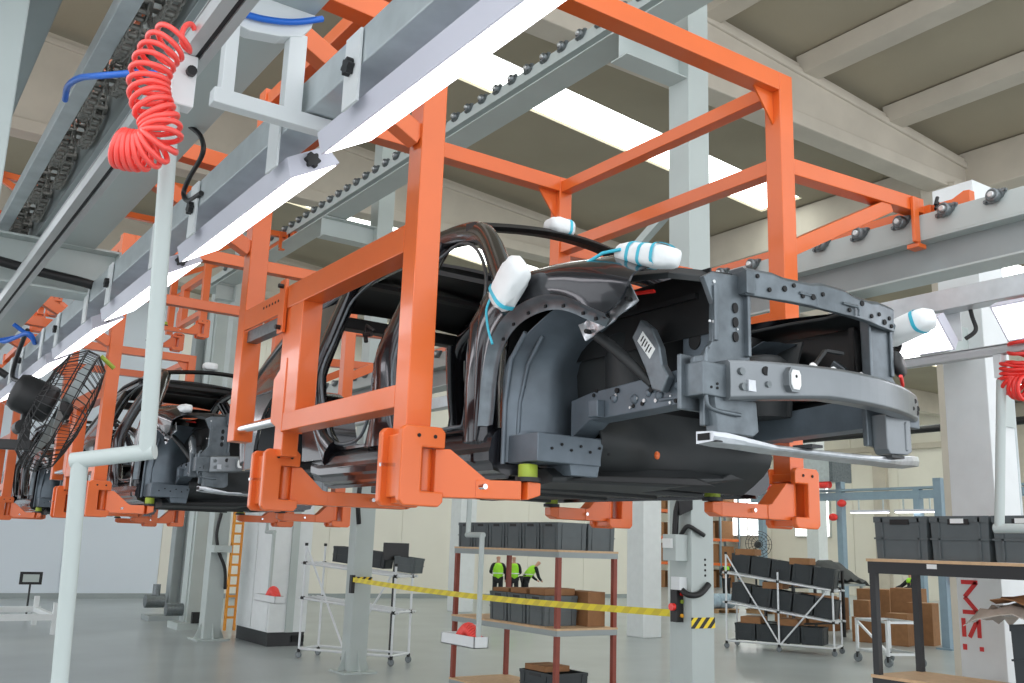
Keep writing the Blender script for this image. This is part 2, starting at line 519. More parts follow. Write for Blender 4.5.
# cantilever bracket of the high rail on that column
b = MB(); b.ibeam((5.95, 6.94, 7.15), (6.8, 6.94, 7.15), 0.34, 0.26)
b.build('cantilever_bracket', 'steel', c_mid, 0.002)
b = MB().bar((6.95, 7.05, 5.75), (6.95, 9.4, 4.45), 0.09, 0.09); b.build('brace', 'steel', c_mid)
c_left = hcol('steel_column', 'pale grey column with splayed base standing in front of the tube rack', 7.06, 14.5, 10, 0.3)
b = MB(); b.ibeam((5.95, 14.5, 7.15), (6.95, 14.5, 7.15), 0.34, 0.26); b.build('cantilever_bracket', 'steel', c_left)
c_far = hcol('steel_column', 'pale column beside the orange cable ladder at the far left', 6.5, 20.0, 10, 0.34)
b = MB(); b.ibeam((5.95, 20.0, 7.15), (6.5, 20.0, 7.15), 0.34, 0.26); b.build('cantilever_bracket', 'steel', c_far)
c_r = hcol('steel_column', 'broad white column at right behind the black shelf and red coil hose', 7.0, 3.95, 4.9, 0.34, m='white_paint')
MB().box(5.5, 7.0, 3.9, 4.14, 3.52, 3.74).build('cantilever_bracket', 'steel', c_r, 0.004)

# --- near (left) conveyor: chain guard channel, chain loops, plate, soffit beam
t = thing('chain_conveyor', 'near grey conveyor beam with black drive chains running over the red coil hose', 'conveyor rail', (0.8, 6, 3.6))
Y0, Y1 = 1.1, 17.5
MB().box(0.535, 0.545, Y0, Y1, 3.77, 3.84).box(0.535, 0.60, Y0, Y1, 3.765, 3.777).build('chain_guard', 'galv', t, 0.003)
MB().box(0.735, 0.75, Y0, Y1, 3.74, 4.06).box(0.735, 0.84, Y0, Y1, 3.735, 3.75).build('rail_plate', 'steel_dark', t, 0.002)
MB().box(0.84, 1.06, Y0, Y1, 3.70, 3.98).build('soffit_beam', 'steel', t, 0.004)
MB().box(1.045, 1.06, Y0, Y1, 3.98, 4.15).build('bearing_plate', 'steel', t)
def chain_loop(x, ya, yb, z, r=0.062):
    c = MB(); pts = []
    L = yb - ya; n1 = int(L / 0.042); na = 5
    for i in range(n1): pts.append((ya + L * i / n1, z + r))
    for i in range(na): a = math.pi / 2 - math.pi * i / na; pts.append((yb + r * math.cos(a), z + r * math.sin(a)))
    for i in range(n1): s_ = i / n1; pts.append((yb - L * s_, z - r - 0.035 * math.sin(math.pi * s_)))
    for i in range(na): a = -math.pi / 2 - math.pi * i / na; pts.append((ya + r * math.cos(a), z + r * math.sin(a)))
    m = len(pts)
    for i in range(m):
        p = Vector((x, *pts[i])); q = Vector((x, *pts[(i + 1) % m]))
        d = (q - p)
        for sx in (-1, 1):
            o = Vector((sx * (0.021 if i % 2 else 0.016), 0, 0))
            c.bar(p + o - d * 0.15, q + o + d * 0.15, 0.005, 0.03, Vector((0, -d.z, d.y)))
        c.tube([p + Vector((-0.026, 0, 0)), p + Vector((0.026, 0, 0))], 0.010, 6)
    return c
def sprocket(x, y, z):
    s_ = MB(); n_ = 14; pts = []
    for k in range(n_ * 2):
        a = math.pi * k / n_; rr = 0.06 if k % 2 else 0.05
        pts.append((y + rr * math.cos(a), z + rr * math.sin(a)))
    s_.prism(pts, 'x', x - 0.006, x + 0.006)
    s_.cyl((x - 0.03, y, z), (x + 0.04, y, z), 0.022, 12)
    return s_
pl = None
pitch = 0.34
for i in range(34):
    ya = Y0 + 0.2 + i * pitch
    x = 0.625 if i % 2 == 0 else 0.69
    if i == 0:
        la = chain_loop(0.625, ya, ya + pitch, 3.86).build('drive_chain', 'chain', t); sa = sprocket(0.625, ya, 3.86).build('sprocket', 'chain', la)
    elif i == 1:
        lb = chain_loop(0.69, ya, ya + pitch, 3.86).build('drive_chain', 'chain', t); sb = sprocket(0.69, ya, 3.86).build('sprocket', 'chain', lb)
    else:
        src = la if i % 2 == 0 else lb
        c = copy_tree(src, t); c.location = (0, pitch * (i - i % 2), 0)
for i in range(14):
    y = Y0 + 0.5 + 0.68 * i
    if i == 0: bo = MB().lathe([(0.018, 0), (0.018, -0.012)], (0.79, y, 3.735), (0, 0, 1), 6, False).lathe([(0.009, -0.01), (0.009, -0.028)], (0.79, y, 3.735), (0, 0, 1), 8).build('bolt', 'bearing', t)
    else:
        c = bo.copy(); COL.objects.link(c); c.parent = t; c.location = (0, 0.68 * i, 0)
# cross I-beams carrying the near conveyor
ci = 0
for y in (6.1, 11.9):
    t = thing('cross_beam', ('grey cross beam under the near conveyor with a thick black cable along it' if ci == 0 else 'second grey cross beam further along the near conveyor'), 'steel beam', (0, y, 3.4))
    b = MB(); b.ibeam((-1.2, y + 0.1, 3.56), (1.2, y + 0.1, 3.56), 0.3, 0.2); b.build('beam', 'steel', t, 0.002)
    MB().box(1.2, 1.214, y, y + 0.2, 3.41, 3.71).build('end_plate', 'steel', t)
    if ci == 0:
        MB().tube(smooth_path([(-0.6, y - 0.02, 3.50), (-0.1, y - 0.03, 3.52), (0.3, y - 0.03, 3.54), (0.7, y - 0.03, 3.50), (1.1, y - 0.03, 3.46), (1.16, y - 0.03, 3.38)]), 0.028, 10).build('cable', 'black', t)
    ci += 1
# left edge: near column and the beam running off it
t = thing('steel_column', 'pale grey column cut off at the upper left edge of the view', 'steel column', (-0.1, 3.4, 0))
MB().box(-0.1, 0.287, 3.42, 3.76, 0.03, 3.97).build('shaft', 'steel', t, 0.005)
MB().box(-0.25, 0.44, 3.28, 3.9, 0, 0.03).build('base_plate', 'steel', t)
MB().box(-0.2, 0.42, 2.0, 16, 3.98, 4.3).build('long_beam', 'steel_dark', t, 0.004)

# --- galvanised service bars with the lamps, left and right
def service_bar(xa, xb, y0, y1, label):
    t = thing('service_bar', label, 'steel bar', ((xa + xb) / 2, (y0 + y1) / 2, 3.36))
    s_ = MB(); zb_ = 3.36 if xa < 3 else 3.42; s_.box(xa, xb, y0, y1, zb_, zb_ + 0.12); s_.build('bar', 'galv', t, 0.004)
    return t
sb_l = service_bar(1.06, 1.18, 0.6, 17.0, 'shiny galvanised bar above the near row of lamps')
sb_r = service_bar(5.06, 5.18, -0.5, 15.0, 'shiny galvanised bar above the right-hand row of lamps')
# lamps
def lamp_mb(xl, zl, xr, zr, y0, y1, th=0.07):
    a = Vector((xl, 0, zl)); b = Vector((xr, 0, zr)); d = (b - a).normalized()
    nrm = Vector((-d.z, 0, d.x));  nrm = nrm if nrm.z > 0 else -nrm
    case = MB(); P = [a, b, b + nrm * th - d * 0.02, a + nrm * th + d * 0.02]
    case.hull([p + Vector((0, y0, 0)) for p in P], [p + Vector((0, y1, 0)) for p in P])
    i = 0.012
    q = [a + d * i - nrm * 0.003, b - d * i - nrm * 0.003, b - d * i + nrm * 0.004, a + d * i + nrm * 0.004]
    dif = MB().hull([p + Vector((0, y0 + i, 0)) for p in q], [p + Vector((0, y1 - i, 0)) for p in q])
    return case, dif
def knob_mb(p, ax):
    k = MB(); p = Vector(p); ax = Vector(ax).normalized()
    u = ax.cross(Vector((0, 0, 1))).normalized(); w_ = ax.cross(u)
    pts = []
    for i in range(36):
        a = 2 * math.pi * i / 36; r_ = 0.024 + 0.004 * math.cos(6 * a)
        pts.append(u * r_ * math.cos(a) + w_ * r_ * math.sin(a))
    k.hull([p + q for q in pts], [p + ax * 0.02 + q for q in pts])
    return k
lab_l = ['nearest lamp of the left row, its bright underside filling the top of the view',
         'second lamp of the left row, with the black star knob on its near end',
         'third lamp of the left row, crossed by the vertical grey pipe',
         'fourth lamp of the left row, above the cage fan', 'fifth lamp of the left row, at the motor end of the cage fan',
         'sixth lamp of the left row, almost out of view at the left edge', ]
def make_lamp(xl, zl, xr, zr, y0, y1, label, group, hx, side):
    t = thing('strip_lamp', label, 'lamp', ((xl + xr) / 2, (y0 + y1) / 2, min(zl, zr)), group)
    case, dif = lamp_mb(xl, zl, xr, zr, y0, y1)
    case.build('housing', 'lamp_case', t, 0.002)
    dif.build('diffuser', 'lamp_on', t)
    s_ = 1 if zr > zl else -1
    zc = (zl + zr) / 2 + 0.05; xc = (xl + xr) / 2
    for y in (y0 + 0.07, y1 - 0.30):
        MB().box(hx - 0.004, hx + 0.004, y - 0.05, y + 0.05, zc - 0.06, 3.47).build('hanger_strap', 'white_paint', t)
    k = knob_mb((hx + side * 0.006, y1 - 0.30, zc + 0.06), (side, 0, 0))
    k.build('knob', 'black', t)
    return t
yl = 2.97
for i in range(6):
    y0 = yl + (i - 1) * 1.55
    t = make_lamp(1.095, 3.2, 1.27, 3.3, y0, y0 + 1.30, lab_l[i], 'lamps of the left row', 1.052, -1)
    ex = MB()
    a = Vector((1.095, y0 - 0.0, 3.2)); d = Vector((0.175, 0, 0.1)).normalized(); nr = Vector((-d.z, 0, d.x))
    if i >= 1:
        knob_mb(a + d * 0.1 + nr * 0.035, (0, -1, 0)).build('end_knob', 'black', t)
lab_r = ['right-row lamp half hidden behind the wrapped far fender', 'right-row lamp at the right edge of the view, above the red coil hose']
for i, y0 in enumerate((2.98, 1.38)):
    make_lamp(4.92, 3.35, 5.08, 3.18, y0, y0 + 1.30, lab_r[i], 'lamps of the right row', 5.19, 1)

# ================================================================ ORANGE CAR HANGERS (C-frames)
XN, XF = 1.9, 4.25            # near and far post centrelines
YF, YR = 3.5, 5.62            # front and rear posts
TB = 0.115                    # square tube
def c_bracket(x, y0, y1, s, ztop=2.47, zbot=2.15):
    """pair of C-shaped plates opening towards s (+1/-1 in x) with a bridge; returns plate mesh"""
    m = MB()
    a, b = x - s * 0.105, x + s * 0.095
    poly = [(a, zbot + 0.02), (a + s * 0.02, zbot), (b - s * 0.02, zbot), (b, zbot + 0.02), (b, zbot + 0.06), (x - s * 0.01, zbot + 0.06),
            (x - s * 0.01, ztop - 0.085), (b, ztop - 0.085), (b, ztop - 0.02), (b - s * 0.02, ztop), (a + s * 0.02, ztop), (a, ztop - 0.02)]
    m.prism(poly, 'y', y0, y0 + 0.035)
    m.prism(poly, 'y', y1 - 0.035, y1)
    xa, xb = sorted((x - s * 0.075, x - s * 0.02))
    m.box(xa, xb, y0 + 0.03, y1 - 0.03, zbot + 0.035, ztop - 0.03)
    xa, xb = sorted((x - s * 0.05, x + s * 0.07))
    m.box(xa, xb, y0 + 0.03, y1 - 0.03, ztop - 0.075, ztop - 0.03)
    m.box(xa, xb, y0 + 0.03, y1 - 0.03, zbot + 0.01, zbot + 0.05)
    return m
def swing_arm(x, y, s, length, zb=2.19, skew=0.0):
    """horizontal lifting arm: pivot barrel, gusseted root, tube; tip at x + s*length"""
    m = MB()
    px = x + s * 0.045
    m.cyl((px, y, 2.215), (px, y, 2.385), 0.04, 18)
    T = lambda d: (px + s * d, y + skew * d)
    poly = [(0.02, 2.385), (0.07, 2.385), (0.19, zb + 0.08), (0.22, zb + 0.072), (0.22, zb), (0.02, zb)]
    A = [Vector((*[T(d)[0], T(d)[1] - 0.05], z)) for d, z in poly]; B = [Vector((T(d)[0], T(d)[1] + 0.05, z)) for d, z in poly]
    m.hull(A, B)
    m.bar((T(0.18)[0], T(0.18)[1], zb + 0.0375), (T(length)[0], T(length)[1], zb + 0.0375), 0.09, 0.075)
    # tapered nose
    e = T(length); g = T(length + 0.05)
    m.hull([Vector((e[0], e[1] - 0.045, zb)), Vector((e[0], e[1] + 0.045, zb)), Vector((e[0], e[1] + 0.045, zb + 0.075)), Vector((e[0], e[1] - 0.045, zb + 0.075))],
           [Vector((g[0], g[1] - 0.03, zb + 0.02)), Vector((g[0], g[1] + 0.03, zb + 0.02)), Vector((g[0], g[1] + 0.03, zb + 0.07)), Vector((g[0], g[1] - 0.03, zb + 0.07))])
    return m, T(length), zb
def gusset(px, py, dx, dy, z, size=0.2):
    """triangular plate in the corner below a bar that leaves (px,py) along (dx,dy)"""
    m = MB(); d = Vector((dx, dy, 0)); n = Vector((dy, dx, 0)) * 0.006
    p = Vector((px, py, z)) + d * 0.05
    tri = [p, p + d * size, p + Vector((0, 0, -size * 1.25))]
    m.hull([q - n for q in tri], [q + n for q in tri]); return m

def make_hanger(label):
    t = thing('car_hanger', label, 'car hanger', (3.08, 4.5, 2.15), 'orange hangers on the line')
    O = 'orange'; bw = 0.004
    ZT = 4.745                                      # centre height of the top bars
    # posts
    MB().bar((XN, YF, 2.4), (XN, YF, ZT + TB / 2), TB, TB, (0, 1, 0)).build('post', O, t, bw)
    MB().bar((XF, YF, 2.4), (XF, YF, ZT + TB / 2), TB, TB, (0, 1, 0)).build('post', O, t, bw)
    MB().bar((XN, YR, 2.56), (XN, YR, ZT + TB / 2), TB, TB, (0, 1, 0)).build('post', O, t, bw)
    MB().bar((XF, YR, 2.56), (XF, YR, ZT + TB / 2), TB, TB, (0, 1, 0)).build('post', O, t, bw)
    h = TB / 2
    MB().bar((XN + h, YF, ZT), (XF - h, YF, ZT), TB, TB).build('cross_bar', O, t, bw)
    MB().bar((XN + h, YR, ZT), (XF - h, YR, ZT), TB, TB).build('cross_bar', O, t, bw)
    for x in (XN, XF):
        MB().bar((x, YF + h, ZT - 0.02), (x, YR - h, ZT - 0.02), 0.09, 0.09).build('side_bar', O, t, bw)
        MB().bar((x, YF + h, 4.24), (x, YR - h, 4.24), 0.09, 0.09).build('side_bar', O, t, bw)
        for y, dy in ((YF, 1), (YR, -1)):
            s = 1 if x == XN else -1
            gusset(x, y, s, 0, ZT - h, 0.17).build('gusset', O, t)
    # outriggers with braces, skids and hooks
    for x, s, xe in ((XN, -1, 0.74), (XF, 1, 5.62)):
        for y in (YF, YR):
            o = MB().bar((x + s * h, y, 4.24), (xe, y, 4.30), 0.1, 0.1).build('outrigger', O, t, bw)
            MB().bar((x + s * 0.05, y, 3.74), (x + s * 1.02, y, 4.23), 0.08, 0.09).build('brace', O, o, bw)
        xs = 0.81 if s < 0 else 5.66
        MB().box(xs - 0.05, xs + 0.05, YF - 0.10, YR + 0.12, 4.205, 4.30).build('skid', O, t, bw)
        np_ = MB().prism([(YF - 0.36, 4.205), (YF - 0.1, 4.205), (YF - 0.1, 4.30), (YF - 0.24, 4.30), (YF - 0.32, 4.335), (YF - 0.36, 4.33)], 'x', xs - 0.03, xs + 0.03)
        nose = np_.build('skid_nose', O, t, bw)
        for k in range(3):
            MB().cyl((xs - s * 0.055, YF - 0.14, 4.222 + 0.03 * k), (xs - s * 0.028, YF - 0.14, 4.27 + 0.035 * k), 0.012, 8).build('bolt', 'black', nose)
        hx = xe - s * 0.13
        MB().box(hx - 0.03, hx + 0.03, YF - 0.075, YF - 0.051, 4.02, 4.33).box(min(hx, hx + s * 0.09), max(hx, hx + s * 0.09), YF - 0.075, YF + 0.01, 3.99, 4.02).build('hook', O, t, bw)
    # lower side frames, sliding plates, pins, brackets, arms, pads
    for x, s in ((XN, 1), (XF, -1)):
        yf2 = 4.72
        f = MB().bar((x, YF + h, 3.295), (x, yf2 + 0.16, 3.295), TB, 0.125)
        f.bar((x, YF + h, 2.605), (x, yf2 + 0.11, 2.605), TB, 0.095)
        f.bar((x, yf2 + 0.02, 2.562), (x, yf2 + 0.02, 3.24), TB - 0.006, 0.17, (0, 1, 0))
        f.build('side_frame', O, t, bw)
        sl = MB().box(x - 0.045, x + 0.045, yf2 + 0.10, yf2 + 0.22, 2.43, 3.36)
        sl.hull([Vector((x + a, yf2 + 0.09, z)) for a, z in ((-0.06, 2.55), (0.06, 2.55), (0.06, 2.95), (-0.06, 2.95))],
                [Vector((x + a, yf2 + 0.26, z)) for a, z in ((-0.06, 2.62), (0.06, 2.62), (0.06, 2.85), (-0.06, 2.85))])
        sl.build('slide_post', O, t, bw)
        pp = MB().box(x - s * 0.05 - 0.006, x - s * 0.05 + 0.006, yf2 + 0.26, YR - h + 0.01, 3.22, 3.345)
        pp.build('perforated_plate', O, t)
        for k in range(6):
            MB().cyl((x - s * 0.058, yf2 + 0.30 + 0.045 * k, 3.30), (x - s * 0.0545, yf2 + 0.30 + 0.045 * k, 3.30), 0.008, 8).build('plate_hole', 'hole', t)
        MB().box(x - 0.03, x + 0.03, yf2 + 0.24, YR - h + 0.01, 3.15, 3.22).build('slide_rail', 'bearing', t)
        MB().box(x - s * 0.062 - 0.01, x - s * 0.062 + 0.01, yf2 + 0.17, yf2 + 0.25, 3.10, 3.40).build('clamp_plate', O, t, 0.003)
        for z in (3.13, 3.36):
            MB().cyl((x - s * 0.10, yf2 + 0.20, z), (x - s * 0.06, yf2 + 0.20, z), 0.013, 8).build('bolt', 'black', t)
        MB().cyl((x - s * 0.02, yf2 + 0.2, 2.63), (x - s * 0.02, YR - 0.02, 2.63), 0.027, 14).build('locking_pin', 'chrome', t)
        for (yb, ln, sk) in (((3.42, 0.33, -0.72), (4.93, 0.66, -0.2)) if s > 0 else ((3.42, 0.56, 0.0), (4.93, 0.44, 0.0))):
            br = c_bracket(x, yb - 0.04, yb + 0.17, s).build('arm_bracket', O, t, 0.006)
            for k in (0, 1):
                MB().cyl((x - 0.03 + 0.075 * k * 1.0, yb - 0.044, 2.43), (x - 0.03 + 0.075 * k, yb - 0.038, 2.43), 0.008, 8).build('bolt_hole', 'hole', br)
            MB().bar((x - s * 0.14, yb + 0.07, 2.31), (x - s * 0.05, yb + 0.07, 2.315), 0.014, 0.014).build('latch_pin', 'chrome', br)
            am, tip, zb = swing_arm(x, yb + 0.05, s, ln, skew=sk)
            arm = am.build('swing_arm', O, t, 0.004)
            MB().cyl((tip[0] - s * 0.22, tip[1] - 0.07, zb + 0.04), (tip[0] - s * 0.22, tip[1] - 0.035, zb + 0.04), 0.011, 8).build('latch_pin', 'chrome', arm)
            MB().lathe([(0.052, 0), (0.052, 0.018)], (tip[0] + s * 0.02, tip[1] + sk * .02, zb + 0.075), n=16).build('pad_cup', 'black', arm)
            MB().lathe([(0.04, 0), (0.04, 0.05), (0.036, 0.054)], (tip[0] + s * 0.02, tip[1] + sk * .02, zb + 0.092), n=20).build('lift_pad', 'pad', arm)
    return t
h1 = make_hanger('nearest and largest orange hanger, carrying the car body in the foreground')
DY = 5.85
h2 = dup(h1, (0, DY, 0), 'second orange hanger, at the left behind the vertical grey pipe')
h3 = dup(h1, (0, 2 * DY, 0), 'third orange hanger, mostly hidden at the far left edge')
h4 = dup(h1, (0.45, 12.9, 3.2), 'empty orange hanger raised on the high rail, seen beyond the second one')

# ================================================================ CAR BODY (bare shell)
XC = 3.06
def bx(z):
    v = 2.18 + 0.05 * max(0.0, 2.55 - z)
    if z > 2.95: v += 0.50 * (z - 2.95) ** 1.15
    return v
def pillar(mb, path, w, depth, crown=0.012, flange=0.02):
    """hollow-section body pillar following a (y,z[,w]) path on the body side surface"""
    n = len(path); rings = []
    for i in range(n):
        p = path[i]; a = path[max(i - 1, 0)]; b = path[min(i + 1, n - 1)]
        t = Vector((b[0] - a[0], b[1] - a[1])).normalized(); nn = Vector((-t.y, t.x))
        ww = p[2] if len(p) > 2 else w
        ring = []
        for k, (o, dx) in enumerate(((-0.5, 0.016), (-0.38, 0.0), (0, -crown), (0.38, 0.0), (0.5, 0.016), (0.5, depth * 0.6), (0.25, depth), (-0.25, depth), (-0.5, depth * 0.6))):
            y = p[0] + nn.x * o * ww; z = p[1] + nn.y * o * ww
            ring.append(Vector((bx(p[1]) + dx, y, z)))
        rings.append(ring)
    return mb.loft(rings, True, True)
def resample(path, n):
    out = []
    pts = smooth_path([(p[0], p[1], p[2] if len(p) > 2 else 0) for p in path], 6)
    for i in range(n):
        k = i / (n - 1) * (len(pts) - 1); a = int(k); b = min(a + 1, len(pts) - 1)
        q = pts[a].lerp(pts[b], k - a); out.append((q.x, q.y, q.z))
    return out

def side_mb():
    m = MB()
    # A-pillar running into the roof rail
    pillar(m, resample([(3.33, 3.03, .15), (3.46, 3.17, .12), (3.64, 3.33, .11), (3.83, 3.48, .11), (4.02, 3.58, .12), (4.35, 3.645, .11), (4.9, 3.655, .10), (5.5, 3.62, .10), (5.95, 3.52, .12), (6.12, 3.42, .14)], 34), .1, .09)
    # B-pillar
    pillar(m, resample([(4.46, 3.63, .14), (4.45, 3.4, .13), (4.42, 3.1, .15), (4.40, 2.85, .18), (4.38, 2.65, .22), (4.38, 2.48, .36)], 14), .2, .10)
    # hinge pillar
    pillar(m, [(3.50, 2.44, .16), (3.50, 2.7, .14), (3.48, 2.95, .15), (3.42, 3.08, .16)], .15, .14)
    # rear edge of the rear door opening / C-pillar
    pillar(m, resample([(5.00, 2.48, .16), (5.14, 2.60, .10), (5.27, 2.78, .09), (5.33, 3.0, .09), (5.38, 3.18, .11), (5.45, 3.35, .13), (5.55, 3.56, .16)], 16), .1, .10)
    # D-pillar
    pillar(m, resample([(6.36, 2.50, .14), (6.42, 2.75, .12), (6.38, 3.0, .12), (6.26, 3.25, .12), (6.08, 3.5, .13)], 14), .12, .13)
    # sill
    prof = [(2.34, 2.50), (2.255, 2.497), (2.225, 2.475), (2.205, 2.45), (2.20, 2.41), (2.193, 2.39), (2.195, 2.355), (2.21, 2.34), (2.22, 2.315), (2.28, 2.30), (2.285, 2.285), (2.295, 2.285), (2.30, 2.30), (2.44, 2.305), (2.44, 2.50)]
    rings = []
    for y, dz in ((3.36, .0), (3.42, 0), (3.9, .004), (4.6, .008), (5.1, .01), (5.22, .03)):
        rings.append([Vector((x, y, z + dz)) for x, z in prof])
    m.loft(rings, False, True)
    # long embossed panels on the sill face
    for ya, yb in ((3.47, 4.02), (4.10, 4.86)):
        m.hull([Vector((2.199, y, z)) for y, z in ((ya, 2.345), (yb, 2.352), (yb, 2.40), (ya, 2.395))],
               [Vector((2.186, y, z)) for y, z in ((ya + .02, 2.355), (yb - .02, 2.362), (yb - .02, 2.39), (ya + .02, 2.385))])
    m.box(2.235, 2.25, 3.6, 5.0, 2.497, 2.512)
    return m
def quarter_mb():
    m = MB()
    def arch(z): return math.sqrt(max(0, 0.41 ** 2 - (z - 2.5) ** 2))
    zs = [2.93, 3.0, 3.08, 3.16, 3.24, 3.32, 3.40, 3.48]
    def ys_(z):
        a = 5.33 if z < 3.1 else 5.33 + 0.42 * (z - 3.1); b = 6.42 if z < 2.95 else 6.42 - 0.75 * (z - 2.95)
        return a, b
    rows = []
    for z in zs:
        a, b = ys_(z); rows.append([Vector((bx(z) - 0.025 * math.sin(math.pi * k / 10) * (1 if z < 3.2 else .5), a + (b - a) * k / 10, z)) for k in range(11)])
    m.sheet(rows, 0.02)
    rows = []; rows2 = []
    for z in [2.45 + 0.48 * i / 8 for i in range(9)]:
        a0 = 5.02 + 0.3 * min(1, (z - 2.45) / 0.35); y1 = 5.70 - arch(z)
        rows.append([Vector((bx(z) - 0.02 * k / 4, a0 + (max(y1, a0 + .01) - a0) * k / 4, z)) for k in range(5)])
        y0 = 5.70 + arch(z)
        rows2.append([Vector((bx(z) - 0.02 + 0.02 * k / 4 + (0.03 if k == 4 else 0), y0 + (6.44 - y0) * k / 4, z)) for k in range(5)])
    m.sheet(rows, 0.02); m.sheet(rows2, 0.02)
    # rear wheelhouse inner
    rows = []
    for k in range(13):
        a = math.pi * k / 12; y = 5.70 + 0.42 * math.cos(a); z = 2.5 + 0.42 * math.sin(a)
        rows.append([Vector((x, y, z)) for x in (2.19, 2.3, 2.42, 2.5)])
    m.sheet(rows, 0.012, (0, 0, 1))
    m.prism([(5.70 + 0.42 * math.cos(math.pi * k / 12), 2.5 + 0.42 * math.sin(math.pi * k / 12)) for k in range(13)], 'x', 2.49, 2.505)
    return m
FT = [(2.56, 3.055), (2.70, 3.125), (2.85, 3.145), (3.0, 3.16), (3.12, 3.17), (3.25, 3.178), (3.36, 3.178), (3.47, 3.16), (3.50, 3.06), (3.485, 2.85), (3.475, 2.65), (3.47, 2.45)]
FB = [(2.675, 2.865), (2.74, 2.90), (2.85, 2.955), (2.97, 2.985), (3.10, 2.985), (3.22, 2.96), (3.31, 2.91), (3.37, 2.84), (3.405, 2.73), (3.42, 2.60), (3.43, 2.50), (3.44, 2.44)]
def fender_mb():
    T = [Vector((a[0], a[1], 0)) for a in FT]; B = [Vector((a[0], a[1], 0)) for a in FB]
    T = smooth_path(T, 3); B = smooth_path(B, 3); nt = len(T); rows = []
    for i in range(nt):
        s_ = i / (nt - 1); row = []
        curl = 0.15 if s_ < 0.6 else 0.15 * max(0.12, 1 - (s_ - 0.6) / 0.14)
        for k in range(11):
            t_ = k / 10
            p = B[i].lerp(T[i], t_)
            x = 2.19 - 0.02 * math.sin(math.pi * min(1, t_ * 1.15)) + curl * max(0, (t_ - 0.5) / 0.5) ** 2.2
            if t_ < 0.12: x -= 0.012 * (1 - t_ / 0.12)
            if s_ < 0.3: x += 0.06 * (1 - s_ / 0.3) ** 2
            yy = p.x - (0.085 * math.sin(math.pi * t_ ** 0.8) * (1 - s_ / 0.12) if s_ < 0.12 else 0)
            row.append(Vector((x, yy, p.y)))
        rows.append(row)
    return MB().sheet(rows, 0.01)
def lip_mb():
    B = smooth_path([Vector((a[0], a[1], 0)) for a in FB[:-1]], 3); rows = []
    c = Vector((2.98, 2.55, 0))
    for i, p in enumerate(B):
        d = (c - p).normalized()
        s_ = i / (len(B) - 1); x0 = 2.18 + (0.06 * (1 - s_ / 0.3) ** 2 if s_ < 0.3 else 0)
        rows.append([Vector((x0 - 0.004, p.x, p.y)), Vector((x0 + 0.006, p.x + d.x * .012, p.y + d.y * .012)), Vector((x0 + 0.03, p.x + d.x * .02, p.y + d.y * .02)), Vector((x0 + 0.034, p.x + d.x * .055, p.y + d.y * .055))])
    return MB().sheet(rows, 0.004)
def wheelhouse_mb(far=False):
    rows = []
    for i in range(15):
        z = 2.35 + 0.62 * i / 14; row = []
        for k in range(13):
            x = (2.46 if far else 2.25) + (0.26 if far else 0.46) * k / 12
            u = k / 12
            y = 3.34 - 0.10 * math.sin(math.pi * min(1, u * 1.1)) * (0.5 + 0.5 * math.sin(math.pi * i / 14))
            if z > 2.72: y -= 0.42 * ((z - 2.72) / 0.25) ** 2
            if z < 2.46: y -= 0.05 * (1 if u > 0.12 else 0)
            y += 0.012 * math.sin(14 * u + 2 * z) * (1 if 0.3 < u < 0.9 else 0)
            row.append(Vector((x, y, z)))
        rows.append(row)
    m = MB().sheet(rows, 0.012, (0, 1, 0))
    if far: return m
    # outer flange with two crease ribs
    m.tube([(2.245, 3.33, 2.34), (2.25, 3.335, 2.6), (2.25, 3.30, 2.78), (2.25, 3.2, 2.88)], 0.012, 8)
    m.tube([(2.30, 3.31, 2.36), (2.305, 3.305, 2.6), (2.31, 3.26, 2.76), (2.31, 3.16, 2.87)], 0.010, 8)
    m.box(2.27, 2.60, 3.12, 3.33, 2.345, 2.46)
    m.hull([Vector(p) for p in ((2.46, 3.14, 2.30), (2.60, 3.14, 2.30), (2.60, 3.30, 2.30), (2.46, 3.30, 2.30))], [Vector(p) for p in ((2.44, 3.14, 2.40), (2.62, 3.12, 2.47), (2.62, 3.30, 2.47), (2.44, 3.30, 2.40))])
    return m
def front_struct_mb():
    """apron, strut tower, frame rail of one side"""
    m = MB()
    # apron sheet between wheelhouse and rail
    rows = []
    for i in range(9):
        z = 2.62 + 0.36 * i / 8
        rows.append([Vector((2.63 - 0.10 * (i / 8) ** 1.5 + 0.02 * math.sin(9 * y), y, z - 0.10 * max(0, (2.75 - y)) )) for y in [3.30 - 0.46 * k / 10 for k in range(11)]])
    m.sheet(rows, 0.012)
    m.lathe([(0.12, 2.62), (0.125, 2.80), (0.115, 2.88), (0.08, 2.91), (0.05, 2.91), (0.05, 2.88)], (2.66, 2.98, 0), n=24)
    return m
def rail_mb():
    m = MB()
    ra = [Vector(p) for p in ((2.50, 3.20, 2.46), (2.62, 3.20, 2.46), (2.62, 3.20, 2.62), (2.50, 3.20, 2.62))]
    rb = [Vector(p) for p in ((2.50, 3.08, 2.525), (2.61, 3.08, 2.525), (2.61, 3.08, 2.64), (2.50, 3.08, 2.64))]
    rc = [Vector(p) for p in ((2.50, 2.42, 2.545), (2.60, 2.42, 2.545), (2.60, 2.42, 2.68), (2.50, 2.42, 2.68))]
    m.loft([ra, rb, rc], False, True)
    for y, z, r in ((2.92, 2.60, .018), (2.80, 2.585, .02), (2.72, 2.60, .016), (2.66, 2.585, .022), (2.56, 2.61, .016)):
        m.lathe([(r, 0), (r, 0.006), (r * .5, .01)], (2.50, y, z), (-1, 0, 0), 14)
    m.box(2.492, 2.5, 2.60, 2.72, 2.625, 2.64); m.box(2.492, 2.5, 2.52, 2.66, 2.56, 2.572)
    m.box(2.46, 2.50, 2.98, 3.04, 2.53, 2.60)
    return m
